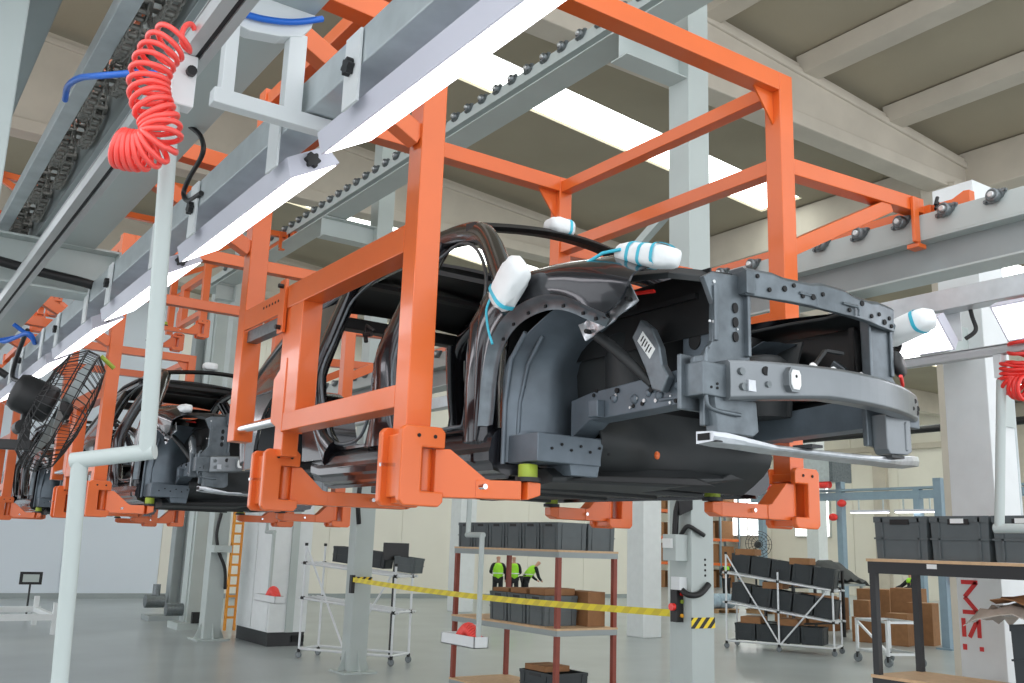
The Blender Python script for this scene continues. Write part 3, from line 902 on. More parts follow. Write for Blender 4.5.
def make_car(label):
    t = thing('car', label, 'car', (3.06, 4.5, 2.21), 'bare car bodies on the line')
    B, I, K, U_ = 'body', 'body_in', 'body_black', 'body_under'
    s = side_mb(); s.build('body_side', B, t); s.mirror_x(XC).build('body_side', B, t)
    q = quarter_mb(); q.build('quarter_panel', B, t); q.mirror_x(XC).build('quarter_panel', B, t)
    f = fender_mb(); f.build('front_fender', B, t); f.mirror_x(XC).build('front_fender', B, t)
    l = lip_mb(); lp = l.build('arch_lip', 'bare', t); l.mirror_x(XC).build('arch_lip', 'bare', t)
    for a in (1, 3, 6, 9, 12, 15, 18):
        p = smooth_path([Vector((b[0], b[1], 0)) for b in FB[:-1]], 3)[a + 1]; d = (Vector((2.98, 2.55, 0)) - p).normalized() * .038
        s_ = (a + 1) / 30; x0 = 2.18 + (0.06 * (1 - s_ / 0.3) ** 2 if s_ < 0.3 else 0)
        MB().box(x0 + .026, x0 + .034, p.x + d.x - .007, p.x + d.x + .007, p.y + d.y - .006, p.y + d.y + .006).build('lip_slot', 'hole', lp)
    w = wheelhouse_mb(); w.build('wheelhouse', I, t, 0.01); wheelhouse_mb(True).mirror_x(XC).build('wheelhouse', I, t)
    a = front_struct_mb(); a.build('strut_tower', U_, t); a.mirror_x(XC).build('strut_tower', U_, t)
    r = rail_mb(); rl = r.build('frame_rail', I, t, 0.004); r.mirror_x(XC).build('frame_rail', I, t, 0.004)
    for y, z in ((2.70, 2.61), (2.685, 2.64), (2.90, 2.63), (2.60, 2.64)):
        MB().cyl((2.4985, y, z), (2.49, y, z), 0.011, 10).build('rail_hole', 'hole', rl)
    # hinge-side upper rail from fender to radiator support
    g = MB()
    g.loft([[Vector((x + o, y, z + h)) for o, h in ((-.06, -.025), (-.06, .0), (.0, .03), (.10, .035), (.10, .02))] for x, y, z in ((2.42, 3.2, 3.06), (2.42, 2.95, 3.06), (2.44, 2.72, 3.045), (2.50, 2.55, 3.035), (2.60, 2.43, 3.01))], False)
    g.build('upper_rail', U_, t, 0.004); g.mirror_x(XC).build('upper_rail', U_, t, 0.004)
    g = MB().hull([Vector((2.455, y, z)) for y, z in ((2.77, 2.82), (2.72, 2.885), (2.66, 2.84), (2.615, 2.76), (2.60, 2.69), (2.565, 2.64), (2.60, 2.585), (2.655, 2.60), (2.69, 2.68))],
                  [Vector((2.49, y, z)) for y, z in ((2.77, 2.82), (2.72, 2.885), (2.66, 2.84), (2.615, 2.76), (2.60, 2.69), (2.565, 2.64), (2.60, 2.585), (2.655, 2.60), (2.69, 2.68))])
    gb = g.build('apron_bracket', 'bare', t, 0.006); g.mirror_x(XC).build('apron_bracket', 'bare', t, 0.006)
    lb = MB().hull([Vector((2.4535, y, z)) for y, z in ((2.735, 2.80), (2.705, 2.835), (2.635, 2.755), (2.665, 2.72))], [Vector((2.456, y, z)) for y, z in ((2.735, 2.80), (2.705, 2.835), (2.635, 2.755), (2.665, 2.72))]).build('sticker', 'label', gb)
    for i in range(5):
        c = Vector((2.7125 - 0.011 * i - 0.002, 2.80 - 0.0125 * i)); e = Vector((.012, -.014))
        MB().bar((2.4525, c.x - e.x, c.y - e.y), (2.4525, c.x + e.x * (0.8 if i % 2 else 0.3), c.y + e.y * (0.8 if i % 2 else 0.3)), 0.005, 0.002, (1, 0, 0)).build('print_line', 'hole', lb)
    # diagonal stay from fender to rail
    g = MB().tube([(2.36, 2.95, 2.88), (2.42, 2.86, 2.80), (2.47, 2.76, 2.70), (2.50, 2.70, 2.63)], [.02, .024, .022, .016], 10); g.build('apron_stay', U_, t); g.mirror_x(XC).build('apron_stay', U_, t)
    # headlamp bracket: corrugated bright pressing below the fender tip
    rows = []
    for i in range(25):
        u = i / 24; y = 2.835 - 0.30 * u; z = 2.835 + 0.085 * u + 0.02 * u * u
        wv = math.sin(2 * math.pi * 2.5 * u)
        rows.append([Vector((2.275 + 0.012 * wv * (k != 1), y + 0.045 * k / 3, z - 0.045 + 0.024 * k + 0.006 * wv * (k == 0))) for k in range(4)])
    g = MB().sheet(rows, 0.006); hb = g.build('headlamp_bracket', 'bright', t); g.mirror_x(XC).build('headlamp_bracket', 'bright', t)
    for y, z in ((2.81, 2.822), (2.70, 2.862), (2.575, 2.905)):
        MB().cyl((2.255, y, z), (2.285, y, z), 0.009, 10).build('bracket_hole', 'hole', hb)
    # radiator support
    g = MB()
    poly = [(2.475, 2.995), (2.52, 3.02), (2.66, 3.03), (2.70, 3.0), (2.695, 2.76), (2.715, 2.72), (2.71, 2.455), (2.47, 2.445), (2.47, 2.56), (2.42, 2.62), (2.425, 2.69), (2.47, 2.70), (2.52, 2.76), (2.525, 2.90)]
    g.prism(poly, 'y', 2.40, 2.425)
    g.box(2.685, 2.70, 2.378, 2.42, 2.72, 2.98)
    g.bar((2.53, 2.395, 2.76), (2.53, 2.395, 2.97), .012, .02)
    ps = g.build('radiator_post', 'bare', t, 0.004); g.mirror_x(XC).build('radiator_post', 'bare', t, 0.004)
    for z in (2.90, 2.845, 2.79):
        MB().hull([Vector((2.635 + .014 * math.cos(k * math.pi / 8), 2.399, z + .02 * math.sin(k * math.pi / 8))) for k in range(16)], [Vector((2.635 + .014 * math.cos(k * math.pi / 8), 2.394, z + .02 * math.sin(k * math.pi / 8))) for k in range(16)]).build('post_slot', 'hole', ps)
    g = MB(); rings = []
    for i in range(15):
        u = i / 14; x = 2.66 + 0.92 * u; y = 2.40 - 0.05 * math.sin(math.pi * u)
        st = 0.012 if (i // 3) % 2 else 0
        rings.append([Vector((x, y - .03, 2.952 + st * .3)), Vector((x, y - .034, 3.045 - st)), Vector((x, y - .02, 3.06 - st)), Vector((x, y + .05, 3.06)), Vector((x, y + .05, 3.04)), Vector((x, y - .008, 3.035)), Vector((x, y - .008, 2.952))])
    g.loft(rings, False, True)
    tb = g.build('radiator_top_bar', 'bare', t, 0.003)
    for i, (u, z) in enumerate(((.03, 3.0), (.06, 3.03), (.12, 2.985), (.2, 3.0), (.25, 3.02), (.30, 2.985), (.36, 2.99), (.42, 3.01), (.6, 2.975), (.7, 3.02), (.78, 2.98), (.85, 3.0), (.9, 2.975), (.95, 3.0), (.97, 2.97))):
        x = 2.66 + 0.92 * u; y = 2.40 - 0.05 * math.sin(math.pi * u) - 0.033
        MB().cyl((x, y + .001, z), (x, y - .004, z), 0.009 if i % 3 else 0.012, 10).build('bar_hole', 'hole', tb)
    for u in (.28, .55):
        x = 2.66 + 0.92 * u; y = 2.40 - 0.05 * math.sin(math.pi * u) - 0.035
        MB().tube([(x, y, 2.995), (x + .09, y - .002, 2.995), (x + .1, y - .002, 2.985), (x + .1, y, 2.96)], .006, 6).build('bar_bead', 'bare', tb)
    MB().box(2.655, 2.70, 2.355, 2.43, 2.955, 3.045).box(2.68, 2.74, 2.36, 2.372, 2.975, 3.04).build('top_bar_bracket', 'bare', t, 0.003)
    # bumper beam
    g = MB(); rings = []
    for i in range(21):
        u = i / 20; x = 2.53 + 1.13 * u; y = 2.37 - 0.13 * math.sin(math.pi * u) ** 0.8
        zt = 2.682 + 0.012 * math.sin(math.pi * u); zb = 2.535 + 0.035 * min(1, u / .35)
        rings.append([Vector((x, y + .03, zb)), Vector((x, y - .028, zb)), Vector((x, y - .04, zb + .012)), Vector((x, y - .0415, zb + .05)), Vector((x, y - .0415, zt - .05)), Vector((x, y - .04, zt - .012)), Vector((x, y - .028, zt)), Vector((x, y + .03, zt))])
    g.loft(rings, False, True)
    bb = g.build('bumper_beam', 'beam', t, 0.004)
    def on_beam(u, z, r, m_, name, dy=0.006):
        x = 2.53 + 1.13 * u; y = 2.37 - 0.13 * math.sin(math.pi * u) ** 0.8 - .037
        return MB().cyl((x, y, z), (x - .0, y - dy, z), r, 14).build(name, m_, bb)
    on_beam(.11, 2.648, .017, 'hole', 'beam_hole'); on_beam(.03, 2.64, .014, 'bearing', 'bolt', .012); on_beam(.035, 2.585, .014, 'bearing', 'bolt', .012); on_beam(.115, 2.60, .012, 'bearing', 'bolt', .012)
    on_beam(.93, 2.645, .010, 'hole', 'beam_hole'); on_beam(.97, 2.62, .012, 'hole', 'beam_hole'); on_beam(.96, 2.60, .010, 'hole', 'beam_hole'); on_beam(.90, 2.61, .008, 'hole', 'beam_hole')
    x = 2.53 + 1.13 * .2; y = 2.37 - 0.13 * math.sin(math.pi * .2) ** 0.8 - .038
    oc = [(x - .035, 2.60), (x - .022, 2.578), (x + .022, 2.578), (x + .035, 2.60), (x + .035, 2.648), (x + .022, 2.668), (x - .022, 2.668), (x - .035, 2.648)]
    tc_ = MB().prism(oc, 'y', y - .02, y + .012).build('tow_socket_cover', 'beam', bb)
    MB().prism([(x + (a - x) * .72, 2.623 + (b - 2.623) * .78) for a, b in oc], 'y', y - .024, y - .018).build('cover_plate', 'label', tc_)
    MB().cyl((x - .0, y - .025, 2.635), (x, y - .0235, 2.635), .006, 8).build('cover_hole', 'hole', tc_)
    for k, x0 in enumerate((2.415, 3.57)):
        g = MB().box(x0, x0 + .13, 2.35, 2.46, 2.545, 2.665)
        if k == 0: g.box(x0 - .02, x0 + .16, 2.44, 2.46, 2.50, 2.70)
        cb = g.build('crash_box', 'bare', t, 0.004)
        for dx, dz in ((.04, 2.575), (.07, 2.575), (.07, 2.59)):
            MB().cyl((x0 + dx, 2.352, dz), (x0 + dx, 2.347, dz), .005, 8).build('box_hole', 'hole', cb)
    g = MB().hull([Vector((2.58, 2.318, z)) for z in (2.57, 2.61)] + [Vector((2.62, 2.316, 2.61)), Vector((2.62, 2.316, 2.57))], [Vector((2.58, 2.29, z)) for z in (2.57, 2.61)] + [Vector((2.62, 2.288, 2.61)), Vector((2.62, 2.288, 2.57))])
    g.build('sensor_clip', 'bright', bb)
    # legs and lower cross-member
    g = MB().prism([(3.435, 2.58), (3.60, 2.59), (3.605, 2.44), (3.575, 2.425), (3.455, 2.42), (3.44, 2.44)], 'y', 2.33, 2.40)
    g.box(3.56, 3.575, 2.325, 2.335, 2.44, 2.56)
    g.build('lower_leg', 'beam', t, 0.005)
    MB().prism([(2.48, 2.56), (2.70, 2.55), (2.71, 2.44), (2.68, 2.42), (2.50, 2.42)], 'y', 2.36, 2.42).build('lower_leg', 'bare', t, 0.005)
    g = MB(); rings = []
    for x, y, z, h in ((2.47, 2.38, 2.405, .035), (2.52, 2.36, 2.40, .04), (2.57, 2.32, 2.39, .03), (2.68, 2.28, 2.375, .02), (3.1, 2.24, 2.372, .022), (3.3, 2.25, 2.378, .026), (3.42, 2.28, 2.385, .034), (3.52, 2.30, 2.395, .04), (3.61, 2.33, 2.40, .04)):
        rings.append([Vector((x, y - .02, z - h / 2)), Vector((x, y - .026, z)), Vector((x, y - .02, z + h / 2)), Vector((x, y + .06, z + h / 2 + .004)), Vector((x, y + .06, z - h / 2 - .006))])
    g.loft(rings, False, True)
    lc = g.build('lower_crossmember', 'bright', t, 0.003)
    MB().box(2.466, 2.470, 2.375, 2.43, 2.393, 2.417).build('end_opening', 'hole', lc)
    for xa, xb in ((2.475, 2.51), (2.80, 2.86), (3.27, 3.35)):
        MB().box(xa, xb, 2.20 if xa > 2.6 else 2.345, 2.285 if xa > 2.6 else 2.38, 2.385, 2.39 if xa < 2.6 else 2.395).build('tape_patch', U_, lc)
    # studs, holes and small tabs scattered over apron, wheelhouse and posts
    rs = random.Random(21)
    for k in range(16):
        y = rs.uniform(2.46, 3.05); z = rs.uniform(2.55, 2.655)
        MB().cyl((2.499, y, z), (2.494, y, z), rs.uniform(.004, .009), 8).build('stud' if k % 2 else 'hole', 'alu' if k % 2 else 'hole', rl)
    for k in range(14):
        x = rs.uniform(2.49, 2.70); z = rs.choice((rs.uniform(2.46, 2.6), rs.uniform(2.76, 3.0)))
        MB().cyl((x, 2.401, z), (x, 2.396, z), rs.uniform(.004, .008), 8).build('stud' if k % 2 else 'hole', 'alu' if k % 2 else 'hole', ps)
    for k in range(7):
        x = 2.34 + .05 * k
        MB().cyl((x, 3.121, 2.40 + .02 * (k % 2)), (x, 3.114, 2.40 + .02 * (k % 2)), .006, 8).build('hole', 'hole', t)
    MB().tube(smooth_path([(2.62, 3.22, 2.90), (2.60, 3.05, 2.86), (2.57, 2.98, 2.76), (2.56, 2.95, 2.66)], 5), .012, 8).build('harness_tube', K, t)
    MB().tube(smooth_path([(2.46, 2.37, 2.72), (2.44, 2.36, 2.69), (2.44, 2.36, 2.54), (2.47, 2.36, 2.50), (2.6, 2.35, 2.49)], 5), .008, 8).build('post_bead', 'bare', t)
    # engine-bay walls, firewall, cowl
    g = MB()
    rows = []
    for i in range(9):
        z = 2.38 + 0.70 * i / 8
        rows.append([Vector((x, 3.36 - 0.10 * math.sin(math.pi * (x - 2.3) / 1.52) + 0.05 * math.sin(3 * z), z)) for x in [2.30 + 1.52 * k / 18 for k in range(19)]])
    g.sheet(rows, 0.012, (0, 1, 0))
    for x, z, r in ((2.95, 2.95, .05), (3.35, 2.9, .04), (2.75, 2.8, .05), (3.5, 2.75, .05)):
        g.lathe([(r, 0), (r, 0.03), (r * .7, .04)], (x, 3.27, z), (0, -1, 0), 16)
    g.build('firewall', K, t)
    g = MB()
    rows = []
    for k in range(9):
        x = 2.34 + 1.44 * k / 8
        b = 0.06 * math.sin(math.pi * k / 8)
        rows.append([Vector((x, 3.40 - b, 3.09)), Vector((x, 3.28 - b, 3.08)), Vector((x, 3.16 - b, 3.05)), Vector((x, 3.14 - b, 2.98))])
    g.sheet(rows, 0.008, (0, 0, -1)); g.build('cowl', K, t)
    for sx in (0, 1):
        g = MB(); rows = []
        for i in range(7):
            z = 2.66 + 0.37 * i / 6
            rows.append([Vector((3.62 + 0.07 * (i / 6), 3.34 - 0.88 * k / 10, z)) for k in range(11)])
        g.sheet(rows, 0.008)
        g.bar((3.62, 3.2, 2.72), (3.63, 2.5, 2.72), .03, .03)
        g.bar((3.63, 2.62, 2.70), (3.65, 2.62, 3.02), .03, .03)
        if not sx: g.build('inner_fender', K, t)
    g = MB(); rows = []
    for i in range(5):
        z = 2.80 + 0.25 * i / 4
        rows.append([Vector((2.55 + 0.015 * math.sin(5 * k) * (i % 2), 3.30 - 0.86 * k / 10, z)) for k in range(11)])
    g.sheet(rows, 0.008); g.bar((2.54, 3.2, 2.95), (2.54, 2.5, 2.95), .02, .02)
    g.build('upper_apron', K, t)
    g = MB().hull([Vector((2.56, y, z)) for y, z in ((2.60, 2.70), (2.44, 2.70), (2.44, 2.82), (2.50, 2.86), (2.60, 2.85))], [Vector((2.60, y, z)) for y, z in ((2.60, 2.70), (2.44, 2.70), (2.44, 2.82), (2.50, 2.86), (2.60, 2.85))])
    rb_ = g.build('rail_bracket', 'body_in', t, 0.01)
    MB().hull([Vector((2.559, 2.53 + .03 * math.cos(k * math.pi / 8), 2.785 + .035 * math.sin(k * math.pi / 8))) for k in range(16)], [Vector((2.555, 2.53 + .03 * math.cos(k * math.pi / 8), 2.785 + .035 * math.sin(k * math.pi / 8))) for k in range(16)]).build('oval_hole', 'hole', rb_)
    # dark radiator frame and black clips
    g = MB().hull([Vector((x, 2.44, z)) for x, z in ((3.40, 2.94), (3.56, 2.95), (3.56, 2.68), (3.43, 2.68))], [Vector((x, 2.45, z)) for x, z in ((3.40, 2.94), (3.56, 2.95), (3.56, 2.68), (3.43, 2.68))])
    g.build('air_guide', K, t)
    g = MB()
    for p, q in (((3.16, 2.5, 2.72), (3.26, 2.48, 2.84)), ((3.26, 2.48, 2.84), (3.36, 2.47, 2.84)), ((3.2, 2.49, 2.76), (3.32, 2.47, 2.76))):
        g.bar(p, q, .02, .012)
    MB().lathe([(.03, 0), (.055, .01), (.06, .03), (.05, .045), (.02, .05)], (3.645, 2.43, 2.82), (0.3, -0.9, 0.2), 18).build('horn', 'black', t)
    g.build('latch_bracket', 'body_under', t)
    for x in (2.93, 3.05, 3.22):
        MB().lathe([(0.022, 0), (0.022, 0.008), (0.01, 0.012)], (x, 2.285, 2.695), (0, -1, 0.3), 12).build('clip', 'label', t)
    MB().tube([(3.60, 2.36, 2.70), (3.56, 2.33, 2.72), (3.52, 2.31, 2.745)], .008, 8).build('red_tag', 'hose_red', t)
    g = MB().hull([Vector((2.25, 2.56 + o, z)) for o, z in ((0, 0),)] * 0 + [Vector(p) for p in ((2.46, 2.93, 3.015), (2.46, 2.65, 2.985), (2.47, 2.65, 2.98), (2.47, 2.93, 3.01))], [Vector(p) for p in ((2.46, 2.93, 3.023), (2.46, 2.65, 2.993), (2.47, 2.65, 2.988), (2.47, 2.93, 3.018))])
    g.build('red_strip', 'hose_red', t)
    # floor, tunnel, cross-members
    g = MB(); rows = []
    for i in range(16):
        x = 2.42 + 1.28 * i / 15
        h = 0.16 * math.exp(-((x - XC) / 0.16) ** 2)
        rows.append([Vector((x, y, 2.337 + h + (0.02 * math.sin(8 * x) if 3.5 < y < 5 else 0))) for y in (3.42, 3.5, 3.8, 4.2, 4.6, 5.0, 5.2)])
    g.sheet(rows, 0.012, (0, 0, 1)); g.build('floor_pan', U_, t)
    g = MB()
    g.loft([[Vector((x, 3.19, zb + .02)), Vector((x, 3.40, zb)), Vector((x, 3.42, zt)), Vector((x, 3.25, zt + .01)), Vector((x, 3.185, zt - .03))] for x, zb, zt in ((2.40, 2.25, 2.32), (2.5, 2.255, 2.33), (3.06, 2.27, 2.36), (3.40, 2.315, 2.38), (3.50, 2.33, 2.43), (3.63, 2.34, 2.47), (3.68, 2.355, 2.45))], False)
    g.build('dash_crossmember', U_, t, 0.012)
    MB().hull([Vector(p) for p in ((2.46, 3.182, 2.278), (3.36, 3.182, 2.308), (3.22, 3.182, 2.345), (2.56, 3.182, 2.312))], [Vector(p) for p in ((2.48, 3.176, 2.284), (3.33, 3.176, 2.312), (3.21, 3.176, 2.338), (2.57, 3.176, 2.306))]).build('underfloor_panel', K, t, 0.004)
    MB().box(2.62, 2.72, 3.3, 5.3, 2.295, 2.35).box(3.40, 3.50, 3.3, 5.3, 2.295, 2.35).box(2.44, 3.68, 4.2, 4.32, 2.30, 2.35).build('underfloor_rail', U_, t, 0.006)
    # lower dash bulge seen below the rail
    rows = []
    for i in range(11):
        x = 2.60 + 1.06 * i / 10
        rows.append([Vector((x, 3.30 - 0.20 * math.sin(math.pi * v / 8) * (0.6 + 0.4 * math.cos(7 * x)), 2.29 + 0.35 * v / 8)) for v in range(9)])
    g = MB().sheet(rows, 0.01, (0, 1, 0)); g.build('lower_dash', U_, t)
    MB().ball((2.90, 3.10, 2.415), (0.014, 0.012, 0.018), 12, 8).build('orange_plug', 'orange', t)
    # front header, roof, rear header, tail
    g = MB(); rings = []
    for i in range(13):
        u = i / 12; x = 2.47 + 1.18 * u; b = math.sin(math.pi * u)
        rings.append([Vector((x, 3.99 - 0.06 * b, 3.585 + .05 * b)), Vector((x, 3.96 - 0.06 * b, 3.60 + .05 * b)), Vector((x, 4.0 - 0.06 * b, 3.63 + .05 * b)), Vector((x, 4.08 - 0.06 * b, 3.64 + .05 * b)), Vector((x, 4.08 - 0.06 * b, 3.60 + .05 * b))])
    g.loft(rings, False, True); g.build('windscreen_header', K, t, 0.005)
    rows = []
    for i in range(9):
        y = 4.93 + 1.13 * i / 8
        rows.append([Vector((2.47 + 1.18 * k / 10, y, 3.665 + .035 * math.sin(math.pi * k / 10) - 0.10 * max(0, (i - 4) / 4) ** 2)) for k in range(11)])
    g = MB().sheet(rows, 0.02, (0, 0, -1))
    for y in (4.97, 5.5, 6.02): g.bar((2.5, y, 3.63), (3.62, y, 3.63), .08, .03)
    g.build('roof_panel', K, t)
    MB().bar((2.42, 6.42, 2.56), (3.70, 6.42, 2.56), .08, .28).build('tail_panel', K, t, 0.01)
    MB().bar((2.42, 6.1, 3.50), (3.70, 6.1, 3.50), .12, .08).build('rear_header', K, t, 0.01)
    MB().box(2.5, 3.62, 5.2, 6.42, 2.44, 2.46).bar((2.44, 5.24, 2.40), (3.68, 5.24, 2.40), .06, .12).build('boot_floor', U_, t)
    # bright spot-welded flanges round the door openings
    rd = [(4.54, 3.5), (4.53, 3.2), (4.52, 2.9), (4.54, 2.7), (4.64, 2.55), (4.85, 2.525), (5.0, 2.56), (5.10, 2.68), (5.19, 2.84), (5.25, 3.0), (5.29, 3.18), (5.35, 3.35), (5.38, 3.48), (5.2, 3.575), (4.9, 3.60), (4.62, 3.585)]
    fd = [(4.37, 3.5), (4.35, 3.2), (4.32, 2.9), (4.26, 2.65), (4.14, 2.535), (3.7, 2.52), (3.60, 2.56), (3.585, 2.9), (3.56, 3.08), (3.64, 3.22), (3.8, 3.37), (4.0, 3.50), (4.2, 3.565)]
    for lp_ in (rd, fd):
        pts = smooth_path([Vector((bx(z) + .035, y, z)) for y, z in lp_ + lp_[:1]], 4)[:-1]
        g = MB().tube(pts, .009, 6, closed=True); g.build('door_flange', 'bare', t); g.mirror_x(XC).build('door_flange', 'bare', t)
    # large black underfloor trays with cross ribs
    g = MB()
    g.box(2.43, 3.50, 3.40, 4.70, 2.288, 2.30)
    for y in (3.42, 3.75, 4.15, 4.66): g.box(2.45, 3.48, y - .03, y + .03, 2.272, 2.292)
    g.build('underfloor_tray', U_, t, 0.004)
    # striker bracket on the B-pillar
    MB().tube([(2.28, 4.69, 3.14), (2.25, 4.72, 3.17), (2.25, 4.74, 3.13), (2.25, 4.72, 3.08)], .012, 8).tube([(2.26, 4.68, 3.12), (2.24, 4.73, 3.12)], .014, 8).build('door_striker', 'black', t)
    return t
car1 = make_car('dark grey bare car body held in the nearest orange hanger, front end to the right')
car2 = dup(car1, (0, DY, 0), 'second dark bare car body, behind the grey pipe at left')
car3 = dup(car1, (0, 2 * DY, 0), 'third bare car body, only its front showing at the far left edge')

# foam protectors taped on the bodies
def foam(label, c, size, R=None, bands=(), group='white foam protectors taped on the bodies', seed=1):
    t = thing('foam_wrap', label, 'foam wrap', c, group)
    rnd = random.Random(seed); c = Vector(c)
    m = MB().ball(c, 1.0, 20, 12)
    Rm = R or Matrix.Identity(3)
    out = []
    for p in m.v:
        d = p - c
        q = Vector([math.copysign(abs(v) ** 0.6, v) for v in d])
        n_ = 1 + 0.06 * math.sin(9 * d.x + seed) * math.cos(7 * d.y + seed)
        out.append(c + Rm @ Vector((q.x * size[0] * n_, q.y * size[1] * n_, q.z * size[2] * n_)))
    m.v = out; m.build('foam', 'foam', t)
    for (ax, off, tilt) in bands:
        pts = []
        Rt = Matrix.Rotation(tilt, 3, 'X')
        for k in range(24):
            a = 2 * math.pi * k / 24
            ca, sa = math.cos(a), math.sin(a)
            e = lambda v: math.copysign(abs(v) ** 0.62, v)
            if ax == 'y': d = Vector((e(ca) * size[0] * 1.01, off * size[1], e(sa) * size[2] * 1.01))
            else: d = Vector((off * size[0], e(ca) * size[1] * 1.01, e(sa) * size[2] * 1.01))
            pts.append(c + Rm @ (Rt @ d))
        b = MB(); axis = Rm @ (Rt @ (Vector((0, 1, 0)) if ax == 'y' else Vector((1, 0, 0))))
        rows = [[p - axis * 0.008 for p in pts + pts[:1]], [p + axis * 0.008 for p in pts + pts[:1]]]
        b.sheet(rows, 0.002, lambda p: (p - c).normalized()); b.build('tape', 'tape_cyan', t)
    return t
Rz = lambda d, ax: Matrix.Rotation(math.radians(d), 3, ax)
foam('white foam wrap tied with cyan tape at the foot of the near windscreen pillar', (2.12, 3.14, 3.055), (0.045, 0.115, 0.075), Rz(-40, 'X'), (('y', 0.6, 0),), seed=1)
foam('white foam wrap with cyan tape on the nose of the near fender', (2.36, 2.58, 3.09), (0.06, 0.16, 0.045), Rz(16, 'X'), (('y', 0.3, .06), ('y', -0.55, -.06), ('y', -.1, 0)), seed=2)
foam('small white foam block with cyan tape on top of the windscreen header', (2.99, 3.96, 3.705), (0.085, 0.06, 0.045), None, (('x', 0.4, 0),), seed=3)
foam('white foam sleeve with a cyan stripe on the far fender, in front of a lamp', (3.78, 2.45, 3.01), (0.06, 0.15, 0.05), Rz(-14, 'X'), (('y', -0.5, 0),), seed=4)
foam('white foam wrap on the rear pillar of the foreground body, behind the frame', (2.40, 6.10, 3.36), (0.05, 0.08, 0.09), None, (), seed=5)
foam('white foam wrap on the second body, above its open wheel arch', (2.36, 2.66 + DY, 3.09), (0.05, 0.14, 0.04), None, (), seed=6)
foam('white foam block on the roof edge of the second body', (2.94, 3.96 + DY, 3.725), (0.075, 0.05, 0.04), None, (), seed=7)
# loose ends of cyan tape
tp = MB().tube(smooth_path([(2.16, 3.34, 3.04), (2.135, 3.33, 2.98), (2.14, 3.32, 2.90), (2.145, 3.29, 2.83)], 5), 0.006, 6).build('tape_strip', 'tape_cyan', None, loc=(2.15, 3.35, 2.83))
tag(tp, 'loose cyan tape end hanging over the edge of the near wheel arch', 'tape')
tp = MB().tube([(2.245, 2.80, 3.088), (2.27, 2.73, 3.118), (2.30, 2.66, 3.122)], 0.007, 6).build('tape_strip', 'tape_cyan', None, loc=(2.25, 2.85, 3.12))
tag(tp, 'strip of cyan tape lying along the top of the near fender', 'tape')

# ================================================================ PENDANTS, HOSES, CABLES, FAN
def track(name, label, x, y0, y1, z, side):
    t = thing(name, label, 'track', (x, (y0 + y1) / 2, z), 'aluminium trolley tracks')
    MB().box(x - 0.035, x - 0.004, y0, y1, z, z + 0.05).box(x + 0.01, x + 0.035, y0, y1, z, z + 0.05).box(x - 0.035, x + 0.035, y0, y1, z + 0.045, z + 0.055).build('profile', 'alu', t)
    MB().box(x - 0.004, x + 0.01, y0, y1, z + 0.006, z + 0.045).build('slot', 'slot', t)
    return t
track('trolley_track', 'pale aluminium slotted track running up to the left from the red coil hose', 0.585, 0.9, 13.0, 3.2, 1)
track('trolley_track', 'pale aluminium slotted track of the right side, behind the right-row lamps', 5.46, -0.5, 15.0, 3.2, 1)

def pendant(label, x, y, r, pts, tray=None, group='tool pendants on the tracks'):
    t = thing('tool_pendant', label, 'pendant', (x, y, pts[-1][2]), group)
    tr = MB().box(x - 0.03, x + 0.03, y - 0.025, y + 0.025, 3.06, 3.2)
    tr.build('trolley', 'white_paint', t, 0.004)
    for dy in (0.0,):
        MB().cyl((x + 0.012, y - 0.045, 3.15), (x + 0.012, y - 0.03, 3.15), 0.013, 12).build('wheel', 'black', t)
    p = [Vector(q) for q in pts]
    MB().tube([p[0], p[1]], r, 18).build('upper_pipe', 'steel', t)
    d = (p[2] - p[1]).normalized()
    MB().tube([p[1] - d * r * 0.98, p[2] + d * r * .98], r, 18).build('offset_pipe', 'steel', t)
    MB().tube([p[2], p[3]], r, 18).build('lower_pipe', 'steel', t)
    if tray:
        x0, x1, y0, y1, z0, h = tray
        b = MB().box(x0, x1, y0, y1, z0, z0 + 0.008).box(x0, x0 + .008, y0, y1, z0, z0 + h).box(x1 - .008, x1, y0, y1, z0, z0 + h).box(x0, x1, y0, y0 + .008, z0, z0 + h).box(x0, x1, y1 - .008, y1, z0, z0 + h)
        b.build('tray', 'white_paint', t)
    return t
pendant('thick pale grey pipe crossing the left foreground with an elbowed offset', 0.56, 2.352, 0.0205,
        [(0.542, 2.352, 3.07), (0.618, 2.521, 2.206), (0.483, 2.62, 2.181), (0.546, 2.80, 1.25)])
pendant('white elbowed pipe at the right edge, in front of the grey crates', 5.46, 2.935, 0.027,
        [(5.46, 2.935, 3.05), (5.46, 3.01, 2.2), (5.46, 2.45, 2.2), (5.46, 2.45, 1.25)])
pendant('thin white pipe with a hose tray, hanging in front of the brown shelf', 5.46, 8.74, 0.027,
        [(5.46, 8.70, 3.05), (5.46, 8.70, 2.12), (5.46, 8.43, 2.12), (5.46, 8.43, 1.02)], (5.38, 5.55, 8.38, 9.02, 1.01, 0.11))
pendant('distant pipe with a hose tray beside the tall cabinet', 5.46, 14.2, 0.027,
        [(5.46, 14.5, 3.05), (5.46, 14.5, 2.12), (5.46, 14.2, 2.12), (5.46, 14.2, 1.12)], (5.38, 5.55, 13.75, 14.6, 1.1, 0.1))

